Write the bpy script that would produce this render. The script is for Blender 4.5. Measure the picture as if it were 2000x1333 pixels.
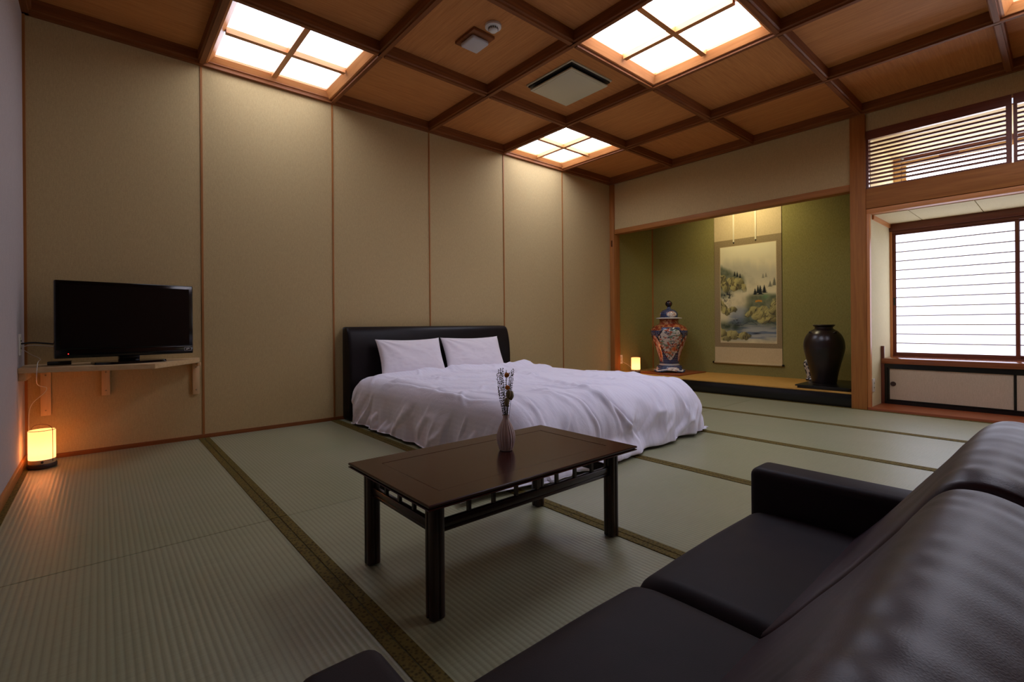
import bpy, bmesh, math, random
import numpy as np
from mathutils import Matrix, Vector
random.seed(7)
rng = np.random.default_rng(5)
S = bpy.context.scene
COL = S.collection
for o in list(bpy.data.objects):
    bpy.data.objects.remove(o)

# ------------------------------------------------------------ camera
cam_data = bpy.data.cameras.new('camera'); cam = bpy.data.objects.new('camera', cam_data); COL.objects.link(cam)
S.camera = cam
cam_data.sensor_width = 36.0
cam_data.lens = 936.3 / 2000 * 36
cam_data.shift_y = -31.8 / 2000
cam_data.clip_start = 0.02
YAW, ROLL = 0.8610, -0.0082
fw = Vector((math.cos(YAW), math.sin(YAW), 0)); rt = Vector((math.sin(YAW), -math.cos(YAW), 0)); up = rt.cross(fw)
r2 = rt * math.cos(ROLL) + up * math.sin(ROLL); u2 = -rt * math.sin(ROLL) + up * math.cos(ROLL)
cam.matrix_world = Matrix(((r2.x, u2.x, -fw.x, .3670), (r2.y, u2.y, -fw.y, -3.9357), (r2.z, u2.z, -fw.z, .7710), (0, 0, 0, 1)))

# ------------------------------------------------------------ world, light levels, exposure
W = bpy.data.worlds.new('world'); S.world = W; W.use_nodes = True
W.node_tree.nodes['Background'].inputs[0].default_value = (.62, .72, 1, 1)
W.node_tree.nodes['Background'].inputs[1].default_value = 1.0
S.view_settings.view_transform = 'Standard'; S.view_settings.look = 'None'
S.view_settings.gamma = 1; S.view_settings.use_curve_mapping = False
S.view_settings.exposure = 0.80
SKYLIGHT_W = {(1, 0): 3.5, (4, 0): 5.6, (3, 2): 8.0, (4, 4): 8.5}      # emission of the frosted skylight panes
SHOJI_W = 1.45         # emission of the daylit shoji paper
UPPER_W = 4.6         # bright sky behind the transom
ALCOVE_SPOT = 9.0     # concealed lamp over the scroll
LANTERN_W = .5


def add_light(name, kind, loc, energy, color, size=.1, rot=None, **kw):
    d = bpy.data.lights.new(name, kind); d.energy = energy; d.color = color
    if kind == 'AREA':
        d.size = size
        if 'size_y' in kw: d.shape = 'RECTANGLE'; d.size_y = kw['size_y']
    else: d.shadow_soft_size = size
    if kind == 'SPOT': d.spot_size = kw.get('spot', 2); d.spot_blend = 1
    o = bpy.data.objects.new(name, d); COL.objects.link(o); o.location = loc
    if rot: o.rotation_euler = rot
    return o


# lamp concealed behind the alcove lintel, washing the scroll and green wall
add_light('alcove_lamp', 'SPOT', (5.80, -1.42, 2.40), ALCOVE_SPOT * 2.1, (1, .86, .54), .06, (0, math.radians(-32), 0), spot=math.radians(150))

# ------------------------------------------------------------ materials
def lin(c):
    return tuple((x / 255 / 12.92 if x / 255 <= .04045 else ((x / 255 + .055) / 1.055) ** 2.4) for x in c) + (1,)


class Mat:
    def __init__(s, name, col=(128, 128, 128), rough=.6, spec=.5, metal=0):
        s.m = bpy.data.materials.new(name); s.m.use_nodes = True
        s.nt = s.m.node_tree; s.b = s.nt.nodes['Principled BSDF']
        s.b.inputs['Base Color'].default_value = lin(col)
        s.b.inputs['Roughness'].default_value = rough
        s.b.inputs['Specular IOR Level'].default_value = spec
        s.b.inputs['Metallic'].default_value = metal
        s.h = None

    def n(s, t, **kw):
        x = s.nt.nodes.new(t)
        for k, v in kw.items():
            if k.startswith('_'): setattr(x, k[1:], v)
            else: x.inputs[k.replace('__', ' ')].default_value = v
        return x

    def l(s, a, b): s.nt.links.new(a, b)

    def coords(s, scale=(1, 1, 1), kind='Object'):
        tc = s.n('ShaderNodeTexCoord'); mp = s.n('ShaderNodeMapping'); mp.inputs['Scale'].default_value = scale
        s.l(tc.outputs[kind], mp.inputs[0]); return mp.outputs[0]

    def noise(s, scale=(1, 1, 1), sc=5, detail=3, rough=.5, kind='Object', dist=0):
        x = s.n('ShaderNodeTexNoise', Scale=sc, Detail=detail, Roughness=rough, Distortion=dist)
        s.l(s.coords(scale, kind), x.inputs['Vector']); return x.outputs['Fac']

    def ramp(s, fac, stops):
        r = s.n('ShaderNodeValToRGB'); e = r.color_ramp.elements
        while len(e) < len(stops): e.new(.5)
        for k, (p, c) in enumerate(stops): e[k].position = p; e[k].color = lin(c) if len(c) == 3 else c
        s.l(fac, r.inputs[0]); return r.outputs[0]

    def base(s, out): s.l(out, s.b.inputs['Base Color'])

    def bump(s, h, strength=.3, dist=.002):
        b = s.n('ShaderNodeBump', Strength=strength, Distance=dist); s.l(h, b.inputs['Height'])
        if s.h: s.l(s.h, b.inputs['Normal'])
        s.h = b.outputs[0]; s.l(s.h, s.b.inputs['Normal'])

    def emit(s, col, st):
        s.b.inputs['Emission Color'].default_value = lin(col); s.b.inputs['Emission Strength'].default_value = st


def wood(name, dark, light, axis='x', rough=.4, grain=1.0, spec=.5):
    m = Mat(name, light, rough, spec)
    sc = {'x': (1.2, 26, 26), 'y': (26, 1.2, 26), 'z': (26, 26, 1.2)}[axis]
    f = m.noise(sc, 2.2 * grain, 6, .62, dist=.35)
    m.base(m.ramp(f, [(.25, dark), (.75, light)]))
    m.bump(f, .12, .001)
    return m.m


def plaster(name, c1, c2, rough=.85, bump=.14):
    m = Mat(name, c1, rough, .2)
    f = m.noise((1, 1, 1), 170, 4, .65); g = m.noise((60, 60, 9), 4, 3, .6)
    mx = m.n('ShaderNodeMath', _operation='ADD'); m.l(f, mx.inputs[0]); m.l(g, mx.inputs[1])
    hv = m.n('ShaderNodeMath', _operation='MULTIPLY'); m.l(mx.outputs[0], hv.inputs[0]); hv.inputs[1].default_value = .5
    m.base(m.ramp(hv.outputs[0], [(.38, c1), (.62, c2)])); m.bump(hv.outputs[0], bump, .0015)
    return m.m


M = {}
M['wall'] = plaster('beige_woven_wallpaper', (182, 158, 111), (198, 173, 124))
M['wall_white'] = plaster('pale_grey_wallpaper', (176, 166, 164), (192, 182, 180))
M['green'] = plaster('green_sand_plaster', (128, 120, 66), (154, 144, 86), .95)
M['cream'] = plaster('cream_paper', (210, 196, 150), (224, 210, 166), .8, .15)
M['door_paper'] = plaster('cream_door_paper', (196, 176, 148), (210, 190, 162), .8, .1)
for a in 'xyz':
    M['beam_' + a] = wood('stained_beam_wood_' + a, (110, 60, 26), (148, 88, 42), a, .58, 1, .3)
    M['post_' + a] = wood('cedar_post_wood_' + a, (146, 90, 42), (178, 116, 58), a, .55, 1, .3)
    M['light_' + a] = wood('light_cypress_' + a, (190, 116, 60), (218, 150, 88), a, .4)
    M['pine_' + a] = wood('pine_shelf_wood_' + a, (196, 160, 112), (222, 188, 140), a, .5)
    M['frame_' + a] = wood('window_frame_wood_' + a, (96, 48, 34), (128, 70, 50), a, .4)
M['barwood'] = wood('pale_shoji_bar_wood', (150, 122, 112), (178, 150, 138), 'y', .5)
M['panel_x'] = wood('ceiling_veneer_x', (184, 116, 60), (214, 148, 84), 'x', .62, 1.6, .3)
M['panel_y'] = wood('ceiling_veneer_y', (184, 116, 60), (214, 148, 84), 'y', .62, 1.6, .3)
M['counter'] = wood('glossy_counter_wood', (120, 62, 32), (160, 92, 54), 'y', .16)
M['red_floor'] = wood('reddish_floor_board', (128, 62, 30), (158, 84, 44), 'y', .35)
M['table'] = wood('dark_mahogany_lacquer', (48, 17, 11), (58, 22, 14), 'x', .2, 1, .32)
M['table_dark'] = wood('dark_table_frame', (36, 15, 10), (48, 22, 15), 'x', .28, 1, .5)
M['black'] = Mat('black_lacquer', (14, 11, 10), .25).m
M['black_matte'] = Mat('black_stained_wood', (16, 13, 12), .5).m
M['tv'] = Mat('glossy_black_plastic', (8, 8, 9), .12).m
M['screen'] = Mat('dark_screen', (5, 5, 6), .22, .4).m
M['white_plastic'] = Mat('white_plastic', (225, 220, 210), .4).m
M['cream_plastic'] = Mat('cream_plastic', (206, 198, 164), .45).m
M['grey_plastic'] = Mat('grey_diffuser', (200, 196, 196), .35).m
M['metal'] = Mat('screw_metal', (170, 150, 120), .3, .5, 1).m
M['brown_metal'] = Mat('brown_metal_wire', (80, 40, 18), .4, .5, .6).m
M['dark_base'] = Mat('dark_brown_base', (66, 46, 38), .5).m
M['led'] = Mat('red_led', (255, 30, 30), .4); M['led'].emit((255, 40, 40), 3); M['led'] = M['led'].m
M['ink'] = Mat('pale_print', (210, 210, 210), .5).m
M['cord'] = Mat('cord_white', (215, 205, 190), .5).m
M['cord_black'] = Mat('cord_black', (20, 20, 20), .5).m
M['string'] = Mat('pale_silk', (232, 220, 180), .6).m


def emissive(name, c, st, var=0):
    m = Mat(name, (230, 230, 235), .6); m.emit(c, st)
    if var:
        f = m.noise((1, 1, 1), 2.2, 4, .6)
        m.l(m.ramp(f, [(.3, tuple(int(x * (1 - var)) for x in c)), (.6, c)]), m.b.inputs['Emission Color'])
    return m.m


for _k, _v in SKYLIGHT_W.items(): M['sky_pane_%d%d' % _k] = emissive('frosted_skylight_pane', (226, 233, 255), _v, .12)
M['shoji'] = emissive('daylit_shoji_paper', (224, 230, 255), SHOJI_W)
M['upper'] = emissive('overcast_sky_pane', (246, 248, 255), UPPER_W)

m = Mat('tatami_rush', (150, 150, 112), .40, .6)
w = m.n('ShaderNodeTexWave', _wave_type='BANDS', _bands_direction='X', Scale=19.0, Distortion=0.0)
m.l(m.coords((1, 1, 1)), w.inputs['Vector'])
f = m.noise((3, 160, 3), 3, 4, .6); g = m.noise((1, 1, 1), 1.7, 3, .6)
c1 = m.ramp(w.outputs['Fac'], [(.0, (146, 144, 113)), (.25, (159, 158, 125)), (1, (165, 164, 131))])
mx = m.n('ShaderNodeMix', _data_type='RGBA', _blend_type='MULTIPLY'); mx.inputs['Factor'].default_value = .55
m.l(c1, mx.inputs['A']); m.l(m.ramp(f, [(.3, (205, 205, 200)), (.7, (255, 255, 255))]), mx.inputs['B'])
mx2 = m.n('ShaderNodeMix', _data_type='RGBA', _blend_type='MULTIPLY'); mx2.inputs['Factor'].default_value = .5
m.l(mx.outputs['Result'], mx2.inputs['A']); m.l(m.ramp(g, [(.3, (225, 230, 215)), (.7, (255, 250, 255))]), mx2.inputs['B'])
m.base(mx2.outputs['Result']); m.bump(w.outputs['Fac'], .16, .003); m.bump(f, .25, .001)
M['tatami'] = m.m

m = Mat('tatami_border_brocade', (92, 76, 30), .8, .2)
v = m.n('ShaderNodeTexVoronoi', Scale=95); m.l(m.coords(), v.inputs['Vector'])
m.base(m.ramp(v.outputs['Distance'], [(.2, (66, 52, 20)), (.55, (104, 88, 38))])); m.bump(v.outputs['Distance'], .2, .001)
M['border'] = m.m
m = Mat('gold_goza_mat', (190, 142, 66), .7, .3)
f = m.noise((120, 4, 4), 3, 4, .6); m.base(m.ramp(f, [(.3, (172, 126, 56)), (.7, (206, 158, 78))])); m.bump(f, .2, .001)
M['goza'] = m.m


def leather(name, c1, c2, rough, fine=420):
    m = Mat(name, c1, rough, .5)
    v = m.n('ShaderNodeTexVoronoi', Scale=fine); m.l(m.coords(), v.inputs['Vector'])
    g = m.noise((1, 1, 1), 9, 4, .6)
    m.base(m.ramp(g, [(.3, c1), (.7, c2)])); m.bump(v.outputs['Distance'], .14, .0007)
    return m.m


def _sp(mt, v): mt.node_tree.nodes['Principled BSDF'].inputs['Specular IOR Level'].default_value = v
M['leather'] = leather('dark_brown_leather', (46, 28, 38), (58, 38, 48), .42, 640)
M['leather_seat'] = leather('dark_brown_seat_leather', (30, 20, 25), (36, 25, 30), .55, 640)
M['leather_head'] = leather('black_brown_leather', (20, 13, 13), (26, 18, 18), .42, 640)
_sp(M['leather_head'], .2); _sp(M['leather_seat'], .16); _sp(M['leather'], .45)

m = Mat('white_duvet_cotton', (240, 236, 250), .75, .3)
uvn = m.n('ShaderNodeTexWave', _wave_type='BANDS', _bands_direction='X', Scale=10.5, Distortion=.15)
m.l(m.coords((1, 1, 1), 'UV'), uvn.inputs['Vector'])
m.base(m.ramp(uvn.outputs['Fac'], [(.42, (238, 234, 248)), (.58, (241, 237, 251))]))
f = m.noise((1, 1, 1), 16, 5, .62, dist=.6); m.bump(f, .16, .010)
f2 = m.noise((3, 1, 1), 6, 4, .6, dist=1.2); m.bump(f2, .12, .02)
m.b.inputs['Sheen Weight'].default_value = .15
M['duvet'] = m.m
m = Mat('white_pillow_cotton', (240, 232, 236), .8, .25); f = m.noise((1, 1, 1), 14, 5, .6, dist=.8); m.bump(f, .08, .01); M['pillow'] = m.m
m = Mat('lantern_shade_paper', (255, 190, 110), .8, .1)
tr = m.n('ShaderNodeBsdfTranslucent'); tr.inputs[0].default_value = lin((255, 232, 200))
ad = m.n('ShaderNodeMixShader'); ad.inputs[0].default_value = .5
em = m.n('ShaderNodeEmission'); em.inputs[0].default_value = lin((255, 200, 130)); em.inputs[1].default_value = LANTERN_W
ad2 = m.n('ShaderNodeAddShader'); o_ = m.nt.nodes['Material Output']
m.l(m.b.outputs[0], ad.inputs[1]); m.l(tr.outputs[0], ad.inputs[2]); m.l(ad.outputs[0], ad2.inputs[0]); m.l(em.outputs[0], ad2.inputs[1]); m.l(ad2.outputs[0], o_.inputs[0])
M['shade'] = m.m
m = Mat('iron_glazed_stoneware', (30, 21, 20), .3, .5); f = m.noise((1, 1, 1), 7, 5, .6)
m.base(m.ramp(f, [(.35, (24, 17, 17)), (.7, (46, 30, 27))])); m.bump(f, .15, .004); M['pot'] = m.m
M['ceramic'] = Mat('matte_cream_ceramic', (206, 186, 178), .55).m
M['orange'] = Mat('dried_orange_flower', (214, 130, 40), .9)
f = M['orange'].noise((1, 1, 1), 400, 3, .6); M['orange'].bump(f, .8, .002); M['orange'] = M['orange'].m
M['stem'] = Mat('dried_stem', (64, 60, 34), .8).m
M['leaf'] = Mat('dried_dark_leaf', (58, 54, 34), .8).m
M['plume'] = Mat('dried_plume', (150, 138, 100), .95).m
M['brocade'] = Mat('grey_green_brocade', (150, 130, 92), .75)
v = M['brocade'].noise((1, 1, 1), 140, 3, .6); M['brocade'].base(M['brocade'].ramp(v, [(.35, (128, 108, 70)), (.65, (158, 138, 98))])); M['brocade'] = M['brocade'].m
M['silk'] = plaster('beige_scroll_silk', (196, 174, 128), (214, 192, 146), .7, .1)


def vcol(name, rough=.5, spec=.5):
    m = Mat(name, (255, 255, 255), rough, spec); a = m.n('ShaderNodeVertexColor', _layer_name='Col'); m.base(a.outputs[0]); return m.m


M['paint'] = vcol('painted_scroll_silk', .8, .2)
M['imari'] = vcol('painted_porcelain', .15)
M['bluewhite'] = vcol('blue_white_porcelain', .2)

# ------------------------------------------------------------ mesh helpers
def wl(p):
    v = Vector((0, 0, 0))
    while p: v += p.location; p = p.parent
    return v


def link(name, me, mat, parent=None, loc=(0, 0, 0)):
    o = bpy.data.objects.new(name, me); COL.objects.link(o)
    if mat and not me.materials: me.materials.append(M[mat] if isinstance(mat, str) else mat)
    o.location = Vector(loc) - (wl(parent) if parent else Vector((0, 0, 0)))
    if parent: o.parent = parent
    return o


def fin(name, bm, mat, parent=None, loc=(0, 0, 0), smooth=False, ang=None):
    me = bpy.data.meshes.new(name); bmesh.ops.recalc_face_normals(bm, faces=bm.faces); bm.to_mesh(me); bm.free()
    if smooth: me.polygons.foreach_set('use_smooth', [True] * len(me.polygons))
    if ang: me.set_sharp_from_angle(angle=math.radians(ang))
    return link(name, me, mat, parent, loc)


def bbox(bm, sx, sy, sz, c=(0, 0, 0), bev=0, seg=2):
    r = bmesh.ops.create_cube(bm, size=1); vs = r['verts']
    for v in vs: v.co = Vector((v.co.x * sx + c[0], v.co.y * sy + c[1], v.co.z * sz + c[2]))
    if bev:
        es = list({e for v in vs for e in v.link_edges})
        bmesh.ops.bevel(bm, geom=es, offset=bev, segments=seg, affect='EDGES', profile=.5)


def box(name, x0, x1, y0, y1, z0, z1, mat, parent=None, bev=0, seg=2, smooth=False):
    bm = bmesh.new(); bbox(bm, abs(x1 - x0), abs(y1 - y0), abs(z1 - z0), bev=bev, seg=seg)
    return fin(name, bm, mat, parent, ((x0 + x1) / 2, (y0 + y1) / 2, (z0 + z1) / 2), smooth or bev > 0 and seg > 1, 40 if bev else None)


def lathe(name, prof, mat, parent=None, loc=(0, 0, 0), n=48, cap=True, fn=None, smooth=True):
    vs, fs = [], []
    for (r, z) in prof:
        for k in range(n):
            t = 2 * math.pi * k / n; q = r * (fn(t, z) if fn else 1)
            vs.append((q * math.cos(t), q * math.sin(t), z))
    for j in range(len(prof) - 1):
        for k in range(n):
            fs.append((j * n + k, j * n + (k + 1) % n, (j + 1) * n + (k + 1) % n, (j + 1) * n + k))
    if cap: fs.append(tuple(range(n))[::-1]); fs.append(tuple(range((len(prof) - 1) * n, len(prof) * n)))
    me = bpy.data.meshes.new(name); me.from_pydata(vs, [], fs); me.validate()
    if smooth: me.polygons.foreach_set('use_smooth', [True] * len(me.polygons)); me.set_sharp_from_angle(angle=math.radians(50))
    return link(name, me, mat, parent, loc)


def catmull(pts, n=8):
    P = [Vector(p) for p in pts]; P = [P[0] * 2 - P[1]] + P + [P[-1] * 2 - P[-2]]; out = []
    for i in range(1, len(P) - 2):
        a, b, c, d = P[i - 1:i + 3]
        for k in range(n):
            t = k / n
            out.append(.5 * ((2 * b) + (c - a) * t + (2 * a - 5 * b + 4 * c - d) * t * t + (3 * b - 3 * c + d - a) * t ** 3))
    out.append(P[-2]); return out


def tube_bm(bm, pts, r, n=8, closed=False, r1=None):
    pts = [Vector(p) for p in pts]; rings = []; N = len(pts)
    prev = None
    for i, p in enumerate(pts):
        t = (pts[(i + 1) % N] - pts[i - 1]) if closed else (pts[min(i + 1, N - 1)] - pts[max(i - 1, 0)])
        t.normalize(); a = prev if prev else (Vector((0, 0, 1)) if abs(t.z) < .9 else Vector((1, 0, 0)))
        a = (a - t * a.dot(t)).normalized(); prev = a; b = t.cross(a)
        rr = r if r1 is None else r + (r1 - r) * i / (N - 1)
        rings.append([bm.verts.new(p + (a * math.cos(2 * math.pi * k / n) + b * math.sin(2 * math.pi * k / n)) * rr) for k in range(n)])
    for i in range(N if closed else N - 1):
        A, B = rings[i], rings[(i + 1) % N]
        for k in range(n): bm.faces.new((A[k], A[(k + 1) % n], B[(k + 1) % n], B[k]))
    if not closed: bm.faces.new(rings[0][::-1]); bm.faces.new(rings[-1])


def tube(name, pts, r, mat, parent=None, n=8, closed=False, loc=None):
    loc = Vector(loc) if loc is not None else Vector(pts[0])
    bm = bmesh.new(); tube_bm(bm, [Vector(p) - loc for p in pts], r, n, closed)
    return fin(name, bm, mat, parent, loc, True)


def prism(name, poly, axis, a0, a1, mat, parent=None, bev=0, loc=None):
    """poly: 2D points in the plane normal to axis ('x': y,z  'y': x,z  'z': x,y); a0..a1 along axis"""
    loc = Vector(loc or (0, 0, 0)); bm = bmesh.new()
    def P(q, a): return Vector({'x': (a, q[0], q[1]), 'y': (q[0], a, q[1]), 'z': (q[0], q[1], a)}[axis]) - loc
    A = [bm.verts.new(P(q, a0)) for q in poly]; B = [bm.verts.new(P(q, a1)) for q in poly]; n = len(poly)
    bm.faces.new(A[::-1]); bm.faces.new(B)
    for k in range(n): bm.faces.new((A[k], A[(k + 1) % n], B[(k + 1) % n], B[k]))
    bmesh.ops.recalc_face_normals(bm, faces=bm.faces)
    if bev: bmesh.ops.bevel(bm, geom=list(bm.edges), offset=bev, segments=2, affect='EDGES')
    return fin(name, bm, mat, parent, loc, bev > 0, 35 if bev else None)


def grid_mesh(name, P, mat, parent=None, loc=(0, 0, 0), uv=None, colors=None, wrap=False, smooth=True):
    """P: (rows, cols, 3) array"""
    R_, C_, _ = P.shape; me = bpy.data.meshes.new(name)
    idx = np.arange(R_ * C_).reshape(R_, C_)
    if wrap: idx = np.concatenate([idx, idx[:, :1]], 1)
    q = np.stack([idx[:-1, :-1], idx[:-1, 1:], idx[1:, 1:], idx[1:, :-1]], -1).reshape(-1, 4)
    me.vertices.add(R_ * C_); me.vertices.foreach_set('co', (P - np.array(loc)).reshape(-1))
    me.loops.add(q.size); me.loops.foreach_set('vertex_index', q.reshape(-1))
    me.polygons.add(len(q)); me.polygons.foreach_set('loop_start', np.arange(len(q)) * 4); me.polygons.foreach_set('loop_total', np.full(len(q), 4))
    me.update(calc_edges=True)
    if smooth: me.polygons.foreach_set('use_smooth', [True] * len(q))
    if uv is not None:
        l = me.uv_layers.new(name='UVMap'); l.data.foreach_set('uv', uv.reshape(-1, 2)[q.reshape(-1)].reshape(-1))
    if colors is not None:
        a = me.color_attributes.new('Col', 'FLOAT_COLOR', 'POINT')
        c = np.clip(colors, 0, 255) / 255.; c = np.where(c <= .04045, c / 12.92, ((c + .055) / 1.055) ** 2.4)
        c = np.concatenate([c.reshape(-1, 3), np.ones((R_ * C_, 1))], 1); a.data.foreach_set('color', c.reshape(-1).astype(np.float32))
    me.validate()
    return link(name, me, mat, parent, loc)


def vnoise(x, y, seed=0, oct=4, gain=.5):
    r = np.random.default_rng(seed); T = r.random((256, 256)); out = 0; a = 1; tot = 0
    for _ in range(oct):
        xi = np.floor(x).astype(int); yi = np.floor(y).astype(int); fx = x - xi; fy = y - yi
        fx = fx * fx * (3 - 2 * fx); fy = fy * fy * (3 - 2 * fy)
        g = lambda i, j: T[(xi + i) & 255, (yi + j) & 255]
        out = out + a * ((g(0, 0) * (1 - fx) + g(1, 0) * fx) * (1 - fy) + (g(0, 1) * (1 - fx) + g(1, 1) * fx) * fy)
        tot += a; a *= gain; x = x * 2.03 + 17.3; y = y * 2.03 + 5.1
    return out / tot


def sm(a, b, x): t = np.clip((x - a) / (b - a), 0, 1); return t * t * (3 - 2 * t)


def tag(o, label=None, cat=None, group=None, kind=None):
    if label: o['label'] = label
    if cat: o['category'] = cat
    if group: o['group'] = group
    if kind: o['kind'] = kind
    return o


def thing(name, loc, label, cat, group=None):
    o = bpy.data.objects.new(name, None); COL.objects.link(o); o.location = loc; o.empty_display_size = .1
    return tag(o, label, cat, group)


def struct(name, loc=(0, 0, 0), label=None, cat=None):
    o = bpy.data.objects.new(name, None); COL.objects.link(o); o.location = loc; o.empty_display_size = .1
    return tag(o, label, cat, None, 'structure')


# ------------------------------------------------------------ room constants
T = .91; TY = .9136; H = 2.594; HP = H + .085; XL = .035; XR = 5.46; YB = -5.48; XA = 6.36

# ------------------------------------------------------------ floor: tatami
floor = struct('floor', (0, 0, 0), 'pale green tatami mat floor with brown cloth borders', 'floor')
box('subfloor', -.1, 6.6, YB - .1, .1, -.08, -.03, 'black_matte', floor)
ML = 1.85
def mat_mesh(wd):
    bm = bmesh.new(); bbox(bm, wd - .003, ML - .004, .029, (0, 0, -.0155), .0015, 1)
    me = bpy.data.meshes.new('tatami_mat'); bm.to_mesh(me); bm.free(); me.materials.append(M['tatami'])
    return me
bm = bmesh.new(); bbox(bm, .031, ML - .004, .003, (0, 0, 0), .001, 1); border_me = bpy.data.meshes.new('border'); bm.to_mesh(border_me); bm.free(); border_me.materials.append(M['border'])
me_full = mat_mesh(T); me_first = mat_mesh(T - XL)
for i in range(6):
    x0 = XL if i == 0 else i * T; x1 = (i + 1) * T
    for j in range(3):
        o = link('tatami_mat', me_first if i == 0 else me_full, None, floor, ((x0 + x1) / 2, -ML * (j + .5), 0))
        for xx in (x0 + .017, x1 - .017): link('border', border_me, None, o, (xx, -ML * (j + .5), .0006))

# ------------------------------------------------------------ back wall: six papered panels and thin battens
wb = struct('wall_back', (0, 0, 0), 'long beige papered wall in six panels behind bed and television', 'wall')
for i in range(6):
    x0 = XL if i == 0 else i * T
    box('wall_panel', x0 + .002, (i + 1) * T - .002, 0, .06, 0, HP + .02, 'wall', wb)
for i in range(1, 6):
    box('batten', i * T - .006, i * T + .006, -.006, .01, .02, H, 'post_z', wb)
box('batten', XL, XL + .012, -.012, .01, .02, H, 'post_z', wb)
bb = box('baseboard_back', XL, XR, -.012, .01, 0, .026, 'beam_x'); tag(bb, 'thin reddish wood skirting along beige back wall', 'baseboard', None, 'structure')
wl_ = tag(box('wall_left', XL - .08, XL, YB, .06, 0, HP + .02, 'wall_white'), 'pale grey wall at left edge beside the television shelf', 'wall', None, 'structure')
tag(box('baseboard_left', XL - .01, XL + .012, YB, -.012, 0, .05, 'post_y', None, .003), 'reddish wood skirting along pale grey left wall', 'baseboard', None, 'structure')
tag(box('wall_rear', XL - .08, 6.6, YB - .08, YB, 0, HP + .02, 'beam_z'), 'unseen wall behind the sofa, dark finish invented to dim the near floor', 'wall', None, 'structure')  # room's unseen end wall; dark wood finish invented to cut bounce onto the near floor

# ------------------------------------------------------------ ceiling
ce = struct('ceiling', (0, 0, 0), 'coffered brown wood ceiling with square grid of beams', 'ceiling')
SKY = {(1, 0), (4, 0), (3, 2), (4, 4)}
for i in range(6):
    for j in range(6):
        if (i, j) in SKY: continue
        x0 = XL if i == 0 else i * T
        box('ceiling_panel', x0 + .01, (i + 1) * T - .01, -(j + 1) * TY + .01, -j * TY - .01, HP, HP + .012, 'panel_x' if (i + j) % 2 == 0 else 'panel_y', ce)
def beam_poly(c, w=.046, lip=.028, z0=H):
    return [(c - lip / 2, z0), (c + lip / 2, z0), (c + lip / 2, z0 + .012), (c + w / 2, z0 + .018), (c + w / 2, HP + .01), (c - w / 2, HP + .01), (c - w / 2, z0 + .018), (c - lip / 2, z0 + .012)]
for i in range(1, 6):
    prism('beam', beam_poly(i * T), 'y', YB, 0, 'beam_y', ce, .0, (i * T, YB / 2, H))
for j in range(1, 6):
    for i in range(6):
        x0 = XL if i == 0 else i * T + .023; x1 = XR if i == 5 else (i + 1) * T - .023
        if i == 0: x0 = XL
        prism('beam', beam_poly(-j * TY), 'x', x0, x1, 'beam_x', ce, .0, ((x0 + x1) / 2, -j * TY, H))
for i in range(1, 6):
    for j in range(1, 6): box('beam_crossing', i * T - .014, i * T + .014, -j * TY - .024, -j * TY + .024, H, H + .012, 'beam_x', ce)
box('ceiling_slab', -.1, 6.6, YB - .1, .1, HP + .13, HP + .16, 'black_matte', ce)
# perimeter mouldings
def moulding(n, axis, a0, a1, c, s):
    poly = [(c, H - .004), (c + s * .03, H - .004), (c + s * .03, H + .016), (c + s * .042, H + .022), (c + s * .042, HP + .01), (c, HP + .01)]
    o = prism(n, poly, axis, a0, a1, 'beam_' + axis, None, 0, ((a0 + a1) / 2 if axis == 'x' else c, c if axis == 'x' else (a0 + a1) / 2, H))
    return o
tag(moulding('trim_1', 'x', XL, XR, 0, -1), 'dark wood ceiling border along the beige back wall', 'trim', None, 'structure')
tag(moulding('trim_2', 'y', YB, 0, XL, 1), 'dark wood ceiling border along the pale grey left wall', 'trim', None, 'structure')
tag(moulding('trim_3', 'y', YB, 0, XR, -1), 'dark wood ceiling border above alcove and transom', 'trim', None, 'structure')

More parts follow.
